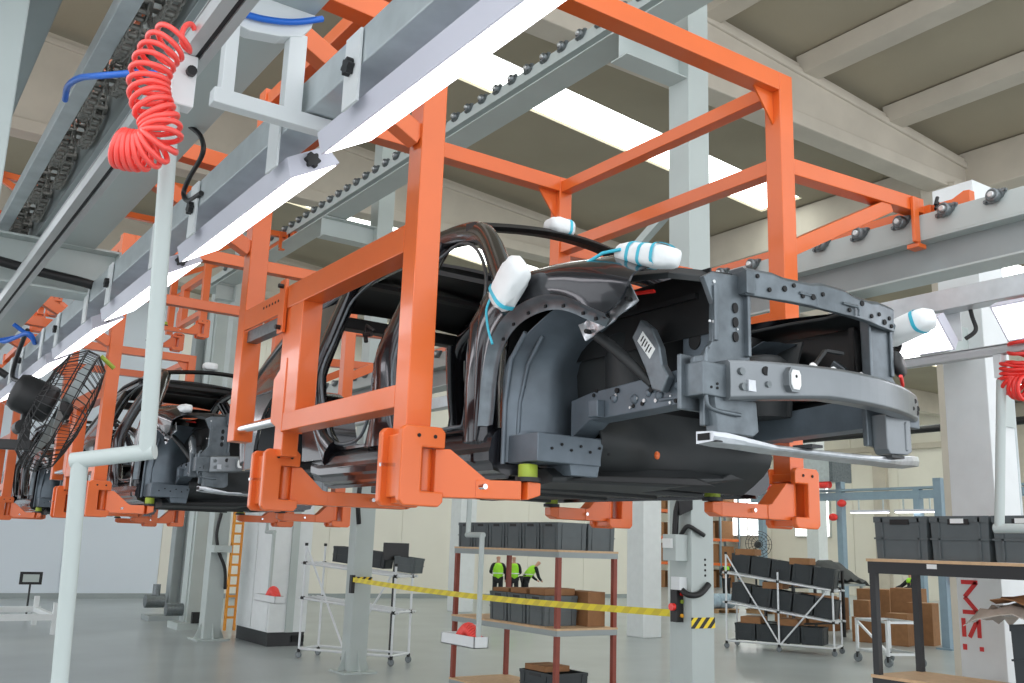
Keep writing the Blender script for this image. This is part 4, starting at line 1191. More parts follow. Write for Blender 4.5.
def coil(name, label, axis_pts, R, r, turns, m, loc, start=None, end=None, n=26, loose=0.0):
    ax = smooth_path(axis_pts, 12); L = [0]
    for i in range(1, len(ax)): L.append(L[-1] + (ax[i] - ax[i - 1]).length)
    tot = L[-1]; pts = []; k = 0
    A = None; N_ = int(turns * n)
    up = Vector((0.3, 0.2, 1)).normalized()
    prevT = None
    for j in range(N_ + 1):
        q_ = j / N_; s_ = tot * (q_ + loose * q_ * (1 - q_))
        while k < len(L) - 2 and L[k + 1] < s_: k += 1
        u = (s_ - L[k]) / max(1e-9, L[k + 1] - L[k])
        c = ax[k].lerp(ax[k + 1], u); T = (ax[min(k + 2, len(ax) - 1)] - ax[max(k - 1, 0)]).normalized()
        if A is None: A = T.cross(Vector((0.2, 1, 0.1))).normalized()
        else:
            A = (A - T * A.dot(T)).normalized()
        B = T.cross(A)
        a = 2 * math.pi * j / n
        pts.append(c + (A * math.cos(a) + B * math.sin(a)) * R)
    if start: pts = smooth_path(list(start) + [pts[0]], 6)[:-1] + pts
    if end: pts = pts + smooth_path([pts[-1]] + list(end), 6)[1:]
    o = MB().tube(pts, r, 8).build(name, m, None, loc=loc)
    tag(o, label, 'hose'); return o
def cam_pt(u, v, D):
    """metres: point at depth D along the survey ray (used only to lay out soft hoses)"""
    a = (u - 512) / 960.84; b = (v - 341.5) / 960.84
    return Vector((0, 0, 2)) + (_r * a + _d * b + _f) * D
cl = [cam_pt(*p) for p in ((176, 38, 2.32), (162, 50, 2.30), (152, 68, 2.28), (148.5, 88, 2.27), (153, 107, 2.26), (160, 124, 2.26), (160, 140, 2.25), (146, 150, 2.25), (128, 150, 2.25), (118, 147, 2.25))]
co = coil('coil_hose', 'coral red coiled air hose hanging at the upper left', cl, 0.044, 0.0068, 21, 'hose', cl[0], loose=0.5,
          start=[cam_pt(195, 30, 2.36), cam_pt(191, 24, 2.35), cam_pt(184, 28, 2.33), cam_pt(182, 42, 2.3)])
tag(co, group='coiled air hoses')
cr = [Vector(p) for p in ((5.44, 2.80, 3.50), (5.45, 2.80, 3.34), (5.46, 2.81, 3.22), (5.48, 2.84, 3.14), (5.48, 2.85, 3.06))]
co = coil('coil_hose', 'red coiled air hose hanging from the right-hand lamp bar', cr, 0.06, 0.011, 8, 'hose_red', (5.45, 2.8, 3.0))
tag(co, group='coiled air hoses')
cr = [Vector(p) for p in ((5.49, 2.87, 3.15), (5.50, 2.89, 3.08), (5.50, 2.88, 3.02), (5.49, 2.80, 2.99))]
co = coil('coil_hose', 'tight lower bundle of the red coil hose at the right edge', cr, 0.07, 0.012, 8, 'hose_red', (5.5, 2.85, 3.0)); tag(co, group='coiled air hoses')
for (x, y, z, lab) in ((5.465, 8.62, 1.10, 'red coiled hose lying in the tray in front of the brown shelf'), (5.465, 14.05, 1.19, 'red coiled hose heaped in the tray beside the tall cabinet')):
    ar = [Vector((x, y - 0.15 + 0.30 * k / 8, z - 0.02 + 0.10 * math.sin(math.pi * k / 8))) for k in range(9)]
    co = coil('coil_hose', lab, ar, 0.055, 0.011, 14, 'hose', (x, y, z)); tag(co, group='coiled air hoses')

def cable(name, label, pts, r, m, cat='cable'):
    o = MB().tube(smooth_path(pts, 8), r, 8).build(name, m, None, loc=pts[0]); return tag(o, label, cat)
cable('cable', 'black cable looping down to the galvanised bar under the near conveyor', [(0.98, 3.95, 3.72), (1.03, 3.9, 3.66), (1.04, 3.876, 3.576), (1.05, 4.08, 3.535), (1.05, 4.15, 3.482), (1.05, 4.056, 3.42), (1.05, 3.868, 3.40)], 0.011, 'black')
cable('cable', 'black cable curving beside the blue air lines at the left', [(1.0, 8.1, 3.52), (1.0, 8.3, 3.46), (1.0, 8.5, 3.36), (1.0, 8.6, 3.22), (1.04, 8.4, 3.16)], 0.018, 'black')
cable('air_line', 'thin blue air line crossing to the left below the near conveyor', [(-0.2, 8.6, 3.43), (0.3, 8.5, 3.42), (0.75, 8.35, 3.44), (1.0, 8.2, 3.5)], 0.011, 'blue')
cable('air_line', 'blue air line coiled beside the black cable at left', [(0.9, 8.1, 3.55), (1.02, 8.05, 3.46), (1.04, 7.95, 3.40), (0.98, 7.9, 3.46), (0.86, 8.3, 3.44), (0.78, 8.4, 3.56)], 0.016, 'blue')
cable('air_line', 'blue air line passing behind the top of the coral hose', [cam_pt(65, 100, 3.5), cam_pt(68, 86, 3.4), cam_pt(80, 78, 3.2), cam_pt(97, 76, 3.0), cam_pt(134, 73, 2.9), cam_pt(165, 71, 2.8), cam_pt(190, 40, 2.6)], 0.011, 'blue')
cable('air_line', 'blue air line over the small white frame at the top', [(0.79, 2.755, 3.61), (0.88, 2.755, 3.615), (0.98, 2.755, 3.64), (1.08, 2.76, 3.69)], 0.011, 'blue')
cable('cable', 'black power lead at the right-hand lamp', [(5.16, 2.93, 3.47), (5.17, 2.92, 3.38), (5.18, 2.91, 3.30), (5.14, 2.95, 3.25)], 0.012, 'black')
# small white welded frame hanging beside the near lamps
t = thing('bracket_frame', 'small white welded frame at the top of the view, beside the near lamps', 'bracket', (0.98, 2.8, 3.3))
MB().bar((0.76, 2.8, 3.33), (1.20, 2.8, 3.33), 0.05, 0.05).build('bottom_bar', 'white_paint', t, 0.003)
MB().bar((0.80, 2.8, 3.35), (0.80, 2.8, 3.60), 0.04, 0.05, (0, 1, 0)).build('upright', 'white_paint', t, 0.003)
MB().bar((1.012, 2.8, 3.35), (1.012, 2.8, 3.62), 0.06, 0.05, (0, 1, 0)).build('upright', 'white_paint', t, 0.003)
MB().prism([(0.77, 3.585), (0.85, 3.57), (0.95, 3.585), (1.02, 3.61), (1.05, 3.65), (1.06, 3.70), (0.77, 3.70)], 'y', 2.77, 2.83).build('saddle_plate', 'white_paint', t, 0.003)

# cage fan hanging at the left
c = Vector((0.86, 5.42, 2.63)); ax = Vector((0.93, -0.13, -0.35)).normalized()
t = thing('cage_fan', 'black industrial cage fan hanging at the left edge, tilted down', 'fan', tuple(c))
u_ = ax.cross(Vector((0, 0, 1))).normalized(); v_ = ax.cross(u_)
def ring(R, off, n=40): return [c + ax * off + (u_ * math.cos(2 * math.pi * k / n) + v_ * math.sin(2 * math.pi * k / n)) * R for k in range(n)]
RF = 0.335
cg = MB()
for R, off in ((RF, -0.01), (RF, 0.05), (RF * .82, -0.075), (RF * .82, 0.115), (RF * .55, -0.10), (RF * .55, 0.135), (RF * .3, -0.11), (RF * .3, 0.145)):
    cg.tube(ring(R, off), 0.0036, 5, closed=True)
for k in range(48):
    a = 2 * math.pi * k / 48; d = u_ * math.cos(a) + v_ * math.sin(a)
    cg.tube([c + d * (RF * q) + ax * o for q, o in ((.12, -.112), (.3, -.11), (.55, -.10), (.82, -.075), (1, -.01), (1, .05), (.82, .115), (.55, .135), (.3, .145), (.12, .147))], 0.0022, 4)
cg.build('cage', 'black', t)
for k in range(3):
    a = 2 * math.pi * k / 3 + .3; b = MB(); rows = []
    for i in range(7):
        q = 0.05 + 0.25 * i / 6
        rows.append([c + (u_ * math.cos(a + w_) + v_ * math.sin(a + w_)) * q + ax * (0.02 + w_ * 0.06) for w_ in (-.35, -.12, .12, .35)])
    b.sheet(rows, 0.003, ax); b.build('blade', 'steel_dark', t)
MB().lathe([(0.05, 0), (0.05, .05), (.03, .07)], c, ax).build('hub', 'black', t)
MB().lathe([(0.06, -0.02), (0.095, -0.03), (0.10, -0.05), (0.10, -0.19), (0.085, -0.225), (0.04, -0.235)], c, ax, 24).build('motor', 'black', t)
mb_ = c - ax * 0.17
MB().tube(smooth_path([mb_ - ax * 0.1 + Vector((0, 0, .05)), mb_ - ax * 0.17 + Vector((-.02, 0, .05)), mb_ + Vector((-.2, .1, -.05)), mb_ + Vector((-.17, .08, -.17)), mb_ + Vector((-.2, .1, -.25))], 6), 0.018, 8).build('power_lead', 'black', t)
MB().bar(mb_ + Vector((-.22, .1, -.26)), mb_ + Vector((.06, -.02, -.26)), .05, .05).bar(mb_ + Vector((.02, 0, -.26)), mb_ + Vector((.02, 0, -.08)), .05, .05, (0, 1, 0)).build('mount_arm', 'black', t, 0.004)
MB().cyl(mb_ + Vector((.0, -.06, -.17)), mb_ + Vector((0, .06, -.17)), 0.035, 14).build('tilt_knob', 'black', t)
MB().tube([c + ax * .147 + v_ * -.31, c + ax * .06 + v_ * -.34], .012, 8).build('cage_clip', 'pad', t)

# ================================================================ FLOOR-LEVEL THINGS
M['bin'] = mat('grey_plastic_crate', (86, 93, 95), 0.5, noise=0.06, scale=8)
M['bin_dark'] = mat('dark_grey_plastic_crate', (46, 52, 55), 0.5, noise=0.06, scale=8)
M['carton'] = mat('brown_carton', (146, 104, 68), 0.8, noise=0.1, scale=8)
M['brown_steel'] = mat('red_brown_steel', (138, 62, 46), 0.5, noise=0.08, scale=8)
M['board'] = mat('chipboard', (206, 172, 134), 0.65, noise=0.1, scale=14)
M['blacksteel'] = mat('black_painted_steel', (34, 35, 37), 0.45, noise=0.08)
M['tube_white'] = mat('white_coated_tube', (224, 227, 230), 0.35, metal=0.1, noise=0.02)
M['hiviz'] = mat('hi_vis_vest', (158, 228, 44), 0.6, noise=0.06, scale=12)
M['cloth_black'] = mat('black_work_cloth', (30, 32, 36), 0.8, noise=0.12, scale=10)
M['skin'] = mat('skin', (198, 152, 128), 0.55, noise=0.04)
M['hair'] = mat('dark_hair', (34, 27, 24), 0.6, noise=0.1)
M['film'] = mat('clear_packing_film', (190, 178, 166), 0.2, noise=0.12, scale=9, alpha=0.75)
M['red_paint'] = mat('red_paint', (206, 40, 38), 0.5, noise=0.04)
M['rack_orange'] = mat('rack_orange', (226, 110, 48), 0.5, noise=0.05)
M['wood'] = mat('pallet_wood', (176, 142, 104), 0.8, noise=0.12, scale=8)
M['hazard'] = stripes('hazard_tape', (244, 214, 40), (20, 20, 20), 0.11, slant=-1.0, axis=0)
M['tape_yellow'] = stripes('yellow_barrier_tape', (240, 220, 60), (222, 200, 64), 0.22, slant=1.2)

def crate_parts(t, x0, x1, y0, y1, z, h, m='bin', label_side=None):
    b = MB(); i = 0.012
    a = [Vector((x0 + i, y0 + i, z)), Vector((x1 - i, y0 + i, z)), Vector((x1 - i, y1 - i, z)), Vector((x0 + i, y1 - i, z))]
    c = [Vector((x0 + .004, y0 + .004, z + h)), Vector((x1 - .004, y0 + .004, z + h)), Vector((x1 - .004, y1 - .004, z + h)), Vector((x0 + .004, y1 - .004, z + h))]
    w = 0.02
    a2 = [Vector((x0 + i + w, y0 + i + w, z + .02)), Vector((x1 - i - w, y0 + i + w, z + .02)), Vector((x1 - i - w, y1 - i - w, z + .02)), Vector((x0 + i + w, y1 - i - w, z + .02))]
    c2 = [Vector((x0 + w, y0 + w, z + h)), Vector((x1 - w, y0 + w, z + h)), Vector((x1 - w, y1 - w, z + h)), Vector((x0 + w, y1 - w, z + h))]
    v = a + c + c2 + a2
    f = [(3, 2, 1, 0)] + [(k, (k + 1) % 4, 4 + (k + 1) % 4, 4 + k) for k in range(4)] + [(4 + k, 4 + (k + 1) % 4, 8 + (k + 1) % 4, 8 + k) for k in range(4)] + [(8 + k, 8 + (k + 1) % 4, 12 + (k + 1) % 4, 12 + k) for k in range(4)] + [(12, 13, 14, 15)]
    b.add(v, f)
    # ribs on the sides
    for zz in (0.06, h * 0.5, h - 0.03):
        b.box(x0 - .002, x1 + .002, y0 - .002, y1 + .002, z + zz - .008, z + zz + .008) if False else None
    for zz, th in ((h * 0.48, .006), (h - .02, .02)):
        b.box(x0 - .001, x0 + .014, y0, y1, z + zz - th, z + zz + th); b.box(x1 - .014, x1 + .001, y0, y1, z + zz - th, z + zz + th)
        b.box(x0, x1, y0 - .001, y0 + .014, z + zz - th, z + zz + th); b.box(x0, x1, y1 - .014, y1 + .001, z + zz - th, z + zz + th)
    for q in (.16, .84):
        yy = y0 + (y1 - y0) * q; b.box(x0 - .001, x0 + .016, yy - .007, yy + .007, z + .01, z + h - .01); b.box(x1 - .016, x1 + .001, yy - .007, yy + .007, z + .01, z + h - .01)
        xx = x0 + (x1 - x0) * q; b.box(xx - .007, xx + .007, y0 - .001, y0 + .016, z + .01, z + h - .01); b.box(xx - .007, xx + .007, y1 - .016, y1 + .001, z + .01, z + h - .01)
    b.build('shell', m, t)
    ym = (y0 + y1) / 2; hw = (y1 - y0) * .18
    MB().box(x0 - .003, x0 + .002, ym - hw, ym + hw, z + h - .055, z + h - .02).build('handle', 'black', t)
def crate(label, x0, x1, y0, y1, z, h, group, m='bin'):
    t = thing('plastic_crate', label, 'crate', ((x0 + x1) / 2, (y0 + y1) / 2, z), group)
    crate_parts(t, x0, x1, y0, y1, z, h, m); return t
def carton(label, x0, x1, y0, y1, z, h, group='cardboard boxes', rz=0, open_=False):
    c = Vector(((x0 + x1) / 2, (y0 + y1) / 2, z)); t = thing('cardboard_box', label, 'box', tuple(c), group)
    R = Matrix.Translation(c) @ Matrix.Rotation(rz, 4, 'Z') @ Matrix.Translation(-c)
    if open_:
        b = MB().box(x0, x1, y0, y1, z, z + .01).box(x0, x0 + .008, y0, y1, z, z + h).box(x1 - .008, x1, y0, y1, z, z + h).box(x0, x1, y0, y0 + .008, z, z + h).box(x0, x1, y1 - .008, y1, z, z + h)
        b.xf(R).build('carton', 'carton', t)
        f = MB().hull([Vector((x0, y0, z + h)), Vector((x0, y1, z + h)), Vector((x0 + .004, y1, z + h)), Vector((x0 + .004, y0, z + h))], [Vector((x0 - .12, y0, z + h + .05)), Vector((x0 - .12, y1, z + h + .05)), Vector((x0 - .118, y1, z + h + .055)), Vector((x0 - .118, y0, z + h + .055))])
        f.xf(R).build('flap', 'carton', t)
    else:
        MB().box(x0, x1, y0, y1, z, z + h).xf(R).build('carton', 'carton', t, 0.004)
        MB().box(x0 - .001, x1 + .001, (y0 + y1) / 2 - .025, (y0 + y1) / 2 + .025, z + h, z + h + .0015).xf(R).build('packing_tape', 'wood', t)
    return t

# ---------- right black shelf unit (front face x = 5.98)
SX0, SX1, SY0, SY1 = 5.96, 6.50, 1.5, 4.24
t = thing('shelf_unit', 'black steel shelf with chipboard tops at the right, holding grey crates', 'shelf', (6.2, 2.9, 0))
for px, py in ((SX0, SY1 - .05), (SX1 - .05, SY1 - .05), (SX0, SY0), (SX1 - .05, SY0)):
    MB().box(px, px + .045, py, py + .045, 0, 1.96).build('leg', 'blacksteel', t)
for z in (1.96, 1.19, .3):
    b = MB().box(SX0 - .005, SX0 + .03, SY0, SY1, z - .05, z + .03).box(SX1 - .03, SX1 + .005, SY0, SY1, z - .05, z + .03).box(SX0, SX1, SY1 - .03, SY1 + .005, z - .05, z + .03).box(SX0, SX1, SY0 - .005, SY0 + .03, z - .05, z + .03)
    b.build('shelf_frame', 'blacksteel', t)
    MB().box(SX0 - .01, SX1 + .01, SY0 - .01, SY1 + .01, z + .03, z + .05).build('shelf_board', 'board', t)
MB().box(SX0 - .009, SX0 - .004, 3.72, 3.79, 1.955, 1.985).build('shelf_tag', 'label', t)
labs = ['grey crate at the left end of the black shelf top', 'grey crate with a white label, second from the left on the black shelf',
        'grey crate behind the white elbowed pipe on the black shelf']
for i in range(3):
    y1 = 4.19 - i * 0.425
    c_ = crate(labs[i], 5.97, 6.48, y1 - .405, y1, 2.012, .285, 'grey crates on the black shelf')
    if i: MB().box(5.964, 5.968, y1 - .24, y1 - .15, 2.25, 2.28).build('label', 'label', c_)
cb = crate('large dark crate on the lower shelf at the right edge, film spilling from it', 5.98, 6.42, 2.65, 3.28, 1.242, .40, 'dark crates low down', 'bin_dark')
# crumpled film and cardboard in it
rows = []
rnd = random.Random(3)
for i in range(13):
    r_ = []
    for k in range(9):
        x = 5.88 + .55 * k / 8; y = 3.52 - .95 * i / 12
        z = 1.655 + .10 * math.sin(math.pi * min(1, (i + 1.5) / 10)) * math.sin(math.pi * (k + 1) / 10) + .014 * math.sin(5 * i + 3 * k) + rnd.uniform(-.012, .012) - (.05 if i == 0 else 0)
        r_.append(Vector((x, y, z)))
    rows.append(r_)
o = MB().sheet(rows, 0.006, (0, 0, 1)).build('packing_film', 'film', None, loc=(6.15, 3.0, 1.65)); tag(o, 'crumpled clear packing film heaped over the dark crate', 'packing film')
rows = [[p + Vector((0.03, -.05, .055 + .02 * math.sin(3 * k + i))) for k, p in enumerate(r_[1:8])] for i, r_ in enumerate(rows[1:10])]
o = MB().sheet(rows, 0.006, (0, 0, 1)).build('cardboard_sheet', 'carton', None, loc=(6.15, 3.0, 1.7)); tag(o, 'torn brown cardboard sheet on top of the packing film', 'cardboard')
# red vertical lettering on the white column behind that shelf
colx = 7.0 - .17
def stroke(mb, pts, w):
    for a, b in zip(pts[:-1], pts[1:]): mb.bar((colx - .003, *a), (colx - .003, *b), .006, w, (0, 1, 0) if abs(a[0] - b[0]) < 1e-6 else Vector((0, -(b[1] - a[1]), b[0] - a[0])))
    return mb
sg = thing('lettering', 'red vertical letters on the white column behind the black shelf', 'sign', (colx - .004, 3.95, 1.3))
yl_, yr_ = 4.08, 3.955
def letter(name, segs, w=.03):
    m = MB()
    for a, b in segs:
        d = Vector((0, b[0] - a[0], b[1] - a[1])); n_ = Vector((0, -d.z, d.y)).normalized() * w / 2
        P = [Vector((colx - .001, *a)) + n_, Vector((colx - .001, *a)) - n_, Vector((colx - .001, *b)) - n_, Vector((colx - .001, *b)) + n_]
        m.hull(P, [p + Vector((-.004, 0, 0)) for p in P])
    return m.build(name, 'red_paint', sg)
letter('letter', [((yl_, 1.865), (yr_, 1.865)), ((yr_ + .01, 1.865), (yl_ - .02, 1.76)), ((yl_ - .02, 1.76), (yr_ + .01, 1.655)), ((yl_, 1.655), (yr_, 1.655))])
letter('letter', [((yl_, 1.61), (yl_, 1.48)), ((yl_ - .04, 1.48), (yr_ + .02, 1.60)), ((yr_ + .01, 1.61), (yr_ + .01, 1.48)), ((yl_, 1.43), (yl_, 1.39)), ((yr_, 1.42), (yr_, 1.39))])
MB().cyl((7.19, 3.80, 1.0), (7.19, 3.80, 3.3), .022, 12).build('conduit', 'galv', c_r)
MB().box(7.02, 7.16, 3.765, 3.79, 3.0, 3.36).build('rail_bracket', 'steel', c_r)

# ---------- brown shelf in the middle
BX0, BX1, BY0, BY1 = 7.63, 8.62, 9.98, 12.5
t = thing('shelf_unit', 'red-brown steel shelf with chipboard decks in the middle of the floor', 'shelf', (8.2, 11.4, 0))
for px, py in ((BX0, BY1 - .06), (BX1 - .06, BY1 - .06), (BX0, BY0), (BX1 - .06, BY0)):
    MB().box(px, px + .06, py, py + .06, 0, 1.96).build('leg', 'brown_steel', t)
for z in (1.95, .98, .1):
    MB().box(BX0 - .01, BX0 + .03, BY0, BY1, z - .05, z + .02).box(BX1 - .03, BX1 + .01, BY0, BY1, z - .05, z + .02).box(BX0, BX1, BY0 - .01, BY0 + .03, z - .05, z + .02).box(BX0, BX1, BY1 - .03, BY1 + .01, z - .05, z + .02).build('shelf_frame', 'steel_dark', t)
    MB().box(BX0 - .01, BX1 + .01, BY0 - .01, BY1 + .01, z + .02, z + .045).build('shelf_board', 'board', t)
ordn = ['leftmost', 'second', 'third', 'fourth', 'fifth', 'rightmost']
for i in range(6):
    y1 = BY1 - .03 - i * .41
    crate('%s grey crate from the left along the top of the brown shelf' % ordn[i], BX0 + .02, BX0 + .5, y1 - .395, y1, 1.996, .35, 'grey crates on the brown shelf')
crate('grey crate at the right end of the brown shelf top, behind the front row', BX0 + .52, BX1 - .01, BY0 + .04, BY0 + .43, 1.996, .35, 'grey crates on the brown shelf')
for i in range(3):
    y1 = 11.62 - i * .44
    crate(['left', 'middle', 'right'][i] + ' grey crate of the three on the middle deck of the brown shelf', BX0 + .06, BX0 + .6, y1 - .42, y1, 1.026, .38, 'grey crates on the brown shelf')
    carton(['flat carton on the left crate of the middle deck', 'flat carton on the middle crate, the widest one on the brown shelf', 'flat carton on the right crate of the middle deck'][i], BX0 + .1, BX0 + .6, y1 - .40 + .02 * i, y1 - .02, 1.407, .05 + .02 * i)
carton('carton behind the crates on the middle deck of the brown shelf', BX0 + .64, BX1 - .06, 10.15, 10.7, 1.026, .44)
crate('dark crate on the bottom deck of the brown shelf', BX0 + .1, BX0 + .7, 10.2, 10.9, .146, .30, 'grey crates on the brown shelf', 'bin_dark')
carton('small open carton on the dark crate of the bottom deck', BX0 + .15, BX0 + .55, 10.4, 10.85, .447, .07)
carton('carton hanging behind the post of the brown shelf, under the top deck', BX1 - .5, BX1 - .2, 10.3, 10.7, 1.56, .3) if False else None

# ---------- tube flow racks
def flow_rack(label, A, e1, L, e2, W, levels, loc_label, H, crates, slope=0.16, braces=True, m='tube_white'):
    A = Vector((*A, 0)); e1 = Vector((*e1, 0)).normalized(); e2 = Vector((*e2, 0)).normalized()
    t = thing('flow_rack', label, 'flow rack', tuple(A), 'wheeled tube racks')
    Z = Vector((0, 0, 1)); r = .021
    def pt(a, b, z): return A + e1 * a + e2 * b + Z * z
    posts = [(0, 0), (L * .5, 0), (L, 0), (0, W), (L * .5, W), (L, W)]
    for i, (a, b) in enumerate(posts):
        h = H - slope * a
        MB().tube([pt(a, b, .13), pt(a, b, h)], r, 8).build('post', m, t)
        k = MB()
        k.tube([pt(a, b, .10), pt(a, b, .16)], r * 1.5, 8); k.build('foot_joint', 'black', t)
        if (a, b) != (L * .5, W):
            w = MB().lathe([(.05, -.014), (.06, -.01), (.06, .01), (.05, .014)], pt(a, b, .06), e2, 14); wh = w.build('caster', 'bearing', t)
            MB().box(pt(a, b, 0).x - .012, pt(a, b, 0).x + .012, pt(a, b, 0).y - .012, pt(a, b, 0).y + .012, .06, .11).build('caster_fork', 'black', wh)
        MB().tube([pt(a, b, h - .03), pt(a, b, h + .02)], r * 1.5, 8).build('top_joint', 'black', t)
    for lv in levels:
        for b in (0, W):
            MB().tube([pt(-.08, b, lv), pt(L + .1, b, lv - slope)], r, 8).build('rail', m, t)
            for a in (0, L * .5, L):
                MB().tube([pt(a - .03, b, lv - slope * a / L), pt(a + .03, b, lv - slope * a / L)], r * 1.55, 8).build('joint', 'black', t)
        for a in (0, L): MB().tube([pt(a, 0, lv - slope * a / L), pt(a, W, lv - slope * a / L)], r, 8).build('cross_tube', m, t)
        for q in (.25, .5, .75):
            MB().bar(pt(0, W * q, lv + .02), pt(L, W * q, lv + .02 - slope), .03, .02).build('roller_track', m, t)
    for b in (0, W):
        MB().tube([pt(0, b, .16), pt(L, b, .16)], r, 8).build('rail', m, t)
    MB().tube([pt(0, 0, .16), pt(0, W, .16)], r, 8).build('cross_tube', m, t); MB().tube([pt(L, 0, .16), pt(L, W, .16)], r, 8).build('cross_tube', m, t)
    if braces:
        MB().tube([pt(0.02, 0, H - .05), pt(L * .5, 0, .18)], r * .9, 8).build('brace', m, t)
        MB().tube([pt(L * .95, 0, levels[0] - slope), pt(L * .52, 0, .18)], r * .9, 8).build('brace', m, t)
    # crates riding on the levels
    ang = math.atan2(e1.y, e1.x)
    for (a, b, li, la, wb, h, lab, mm) in crates:
        z = (levels[li] - slope * (a + la / 2) / L + .045) if li >= 0 else .185
        p = pt(a + la / 2, b + wb / 2, z)
        c = thing('plastic_crate', lab, 'crate', tuple(p), 'crates on the tube racks')
        sl = -math.atan2(slope, L) if li >= 0 else 0
        crate_parts(c, p.x - la / 2, p.x + la / 2, p.y - wb / 2, p.y + wb / 2, p.z, h, mm)
        sgn = 1
        c.rotation_euler = Matrix.Rotation(ang, 3, 'Z').to_euler()
        c.rotation_euler = (Matrix.Rotation(ang, 3, 'Z') @ Matrix.Rotation(-sl, 3, 'Y')).to_euler()
    return t
E1 = (.537, -.843); E2 = (.843, .537)
flow_rack('white tube rack on casters behind the grey column at centre left', (6.98, 16.53), E1, 1.85, E2, 0.6, (1.62, 1.02), '', 1.95,
          [(.15, .6, 0, .5, .35, .28, 'dark crate at the left end of the centre-left tube rack', 'bin_dark'), (.75, .6, 0, .5, .35, .28, 'dark crate in the middle of the centre-left tube rack', 'bin_dark'),
           (1.5, .5, 0, .4, .4, .26, 'grey crate at the low end of the centre-left tube rack', 'bin')], 0.16)
t = thing('monitor', 'small dark screen standing behind the centre-left tube rack', 'screen', (8.3, 15.6, 1.5))
MB().box(8.05, 8.55, 15.6, 15.64, 1.72, 2.02).build('screen', 'black', t, .004)
MB().box(8.28, 8.32, 15.62, 15.66, 0, 1.72).build('stand', 'blacksteel', t)
E1 = (.44, -.90); E2 = (.90, .44)
cr_ = []
nm = ['left end', 'second place', 'third place', 'fourth place', 'right end']
for li, ln in ((0, 'top'), (1, 'middle')):
    for k in range(5):
        cr_.append((.06 + k * .45, .1, li, .43, .6, .40, 'dark crate at the %s of the %s level of the right-hand tube rack' % (nm[k], ln), 'bin_dark'))
for k in range(4):
    cr_.append((.15 + k * .48, .1, -1, .46, .6, .36, 'dark crate at the %s of the bottom level of the right-hand tube rack' % nm[k], 'bin_dark'))
flow_rack('long tube rack on casters filled with dark crates, right of the middle column', (16.55, 15.46), E1, 2.3, E2, 0.8, (1.62, .98), '', 2.05, cr_, 0.3)
for k, (a, z) in enumerate(((.4, 2.06), (1.6, 1.90), (1.0, 1.36), (.5, .60), (1.3, .60))):
    p = Vector((16.55 + .44 * a + .90 * .4, 15.46 - .90 * a + .44 * .4, z - .05))
    carton(['open carton above the left of the right-hand tube rack', 'open carton above the right of the right-hand tube rack', 'carton on the middle level of the right-hand tube rack', 'carton low on the left of the right-hand tube rack', 'carton low on the right of the right-hand tube rack'][k],
           p.x - .22, p.x + .22, p.y - .3, p.y + .3, p.z, .14, 'cardboard boxes', -1.1)

# ---------- tall cabinet, lift masts and cable ladder at left
t = thing('cabinet', 'tall white cabinet on a black plinth at the left, behind the second hanger', 'cabinet', (7.5, 19.3, 0))
MB().box(7.1, 7.88, 18.4, 20.2, .26, 2.75).build('carcass', 'white_paint', t, .01)
MB().box(7.12, 7.86, 18.42, 20.18, 0, .26).build('plinth', 'blacksteel', t)
for y0 in (18.45, 19.33): MB().box(7.085, 7.1, y0, y0 + .84, .3, 2.7).build('door', 'white_paint', t, .004)
MB().box(7.45, 7.6, 18.37, 18.40, .26, 2.75).build('edge_profile', 'steel', t)
MB().box(7.6, 7.85, 18.385, 18.4, .08, .2).build('fork_slot', 'hole', t)
t = thing('cable_ladder', 'orange cable ladder standing beside the tall cabinet', 'cable ladder', (7.56, 21.9, 0))
b = MB().box(7.43, 7.47, 21.85, 21.95, .0, 3.2).box(7.65, 7.69, 21.85, 21.95, .0, 3.2)
for k in range(13): b.box(7.43, 7.69, 21.87, 21.93, .25 + k * .23, .30 + k * .23)
b.build('ladder', mat('amber_plastic', (232, 152, 44), .5), t)
t = thing('lift_mast', 'dark grey lift mast with a motor at its foot, far left', 'lift mast', (7.1, 25.0, 0), 'lift masts at the far left')
MB().ibeam((7.15, 25.0, 0), (7.15, 25.0, 8), .3, .34, .03, .03, (1, 0, 0)).build('mast', 'steel_dark', t)
MB().box(6.5, 7.6, 24.6, 25.3, 0, .12).build('base', 'steel_dark', t)
MB().cyl((6.45, 24.9, .45), (6.9, 24.9, .45), .16, 16).build('motor', 'bearing', t)
MB().cyl((6.7, 24.9, .55), (6.7, 24.9, .85), .09, 14).build('gearbox', 'bearing', t)
t = thing('lift_mast', 'pale green-grey lift mast with a dark socket at its foot, far left', 'lift mast', (6.9, 22.6, 0), 'lift masts at the far left')
MB().ibeam((6.9, 22.7, 0), (6.9, 22.7, 8), .36, .36, .03, .03, (1, 0, 0)).box(6.75, 7.05, 22.4, 22.55, .1, 8).build('mast', 'steel', t)
MB().box(6.5, 7.4, 22.2, 23.0, 0, .14).build('base', 'steel', t)
MB().box(6.78, 7.06, 22.1, 22.2, .14, .38).build('socket_box', 'black', t)
MB().cyl((6.35, 22.7, .4), (6.72, 22.7, .4), .14, 16).build('motor', 'bearing', t)
# equipment on that pale column
MB().box(6.32, 6.68, 19.6, 19.83, 1.72, 1.86).build('cable_box', 'steel', c_far)
MB().tube(smooth_path([(6.45, 19.78, 2.5), (6.38, 19.74, 2.1), (6.44, 19.7, 1.75), (6.6, 19.7, 1.4), (6.66, 19.75, 1.0)], 6), .035, 8).build('cable', 'black', c_far)
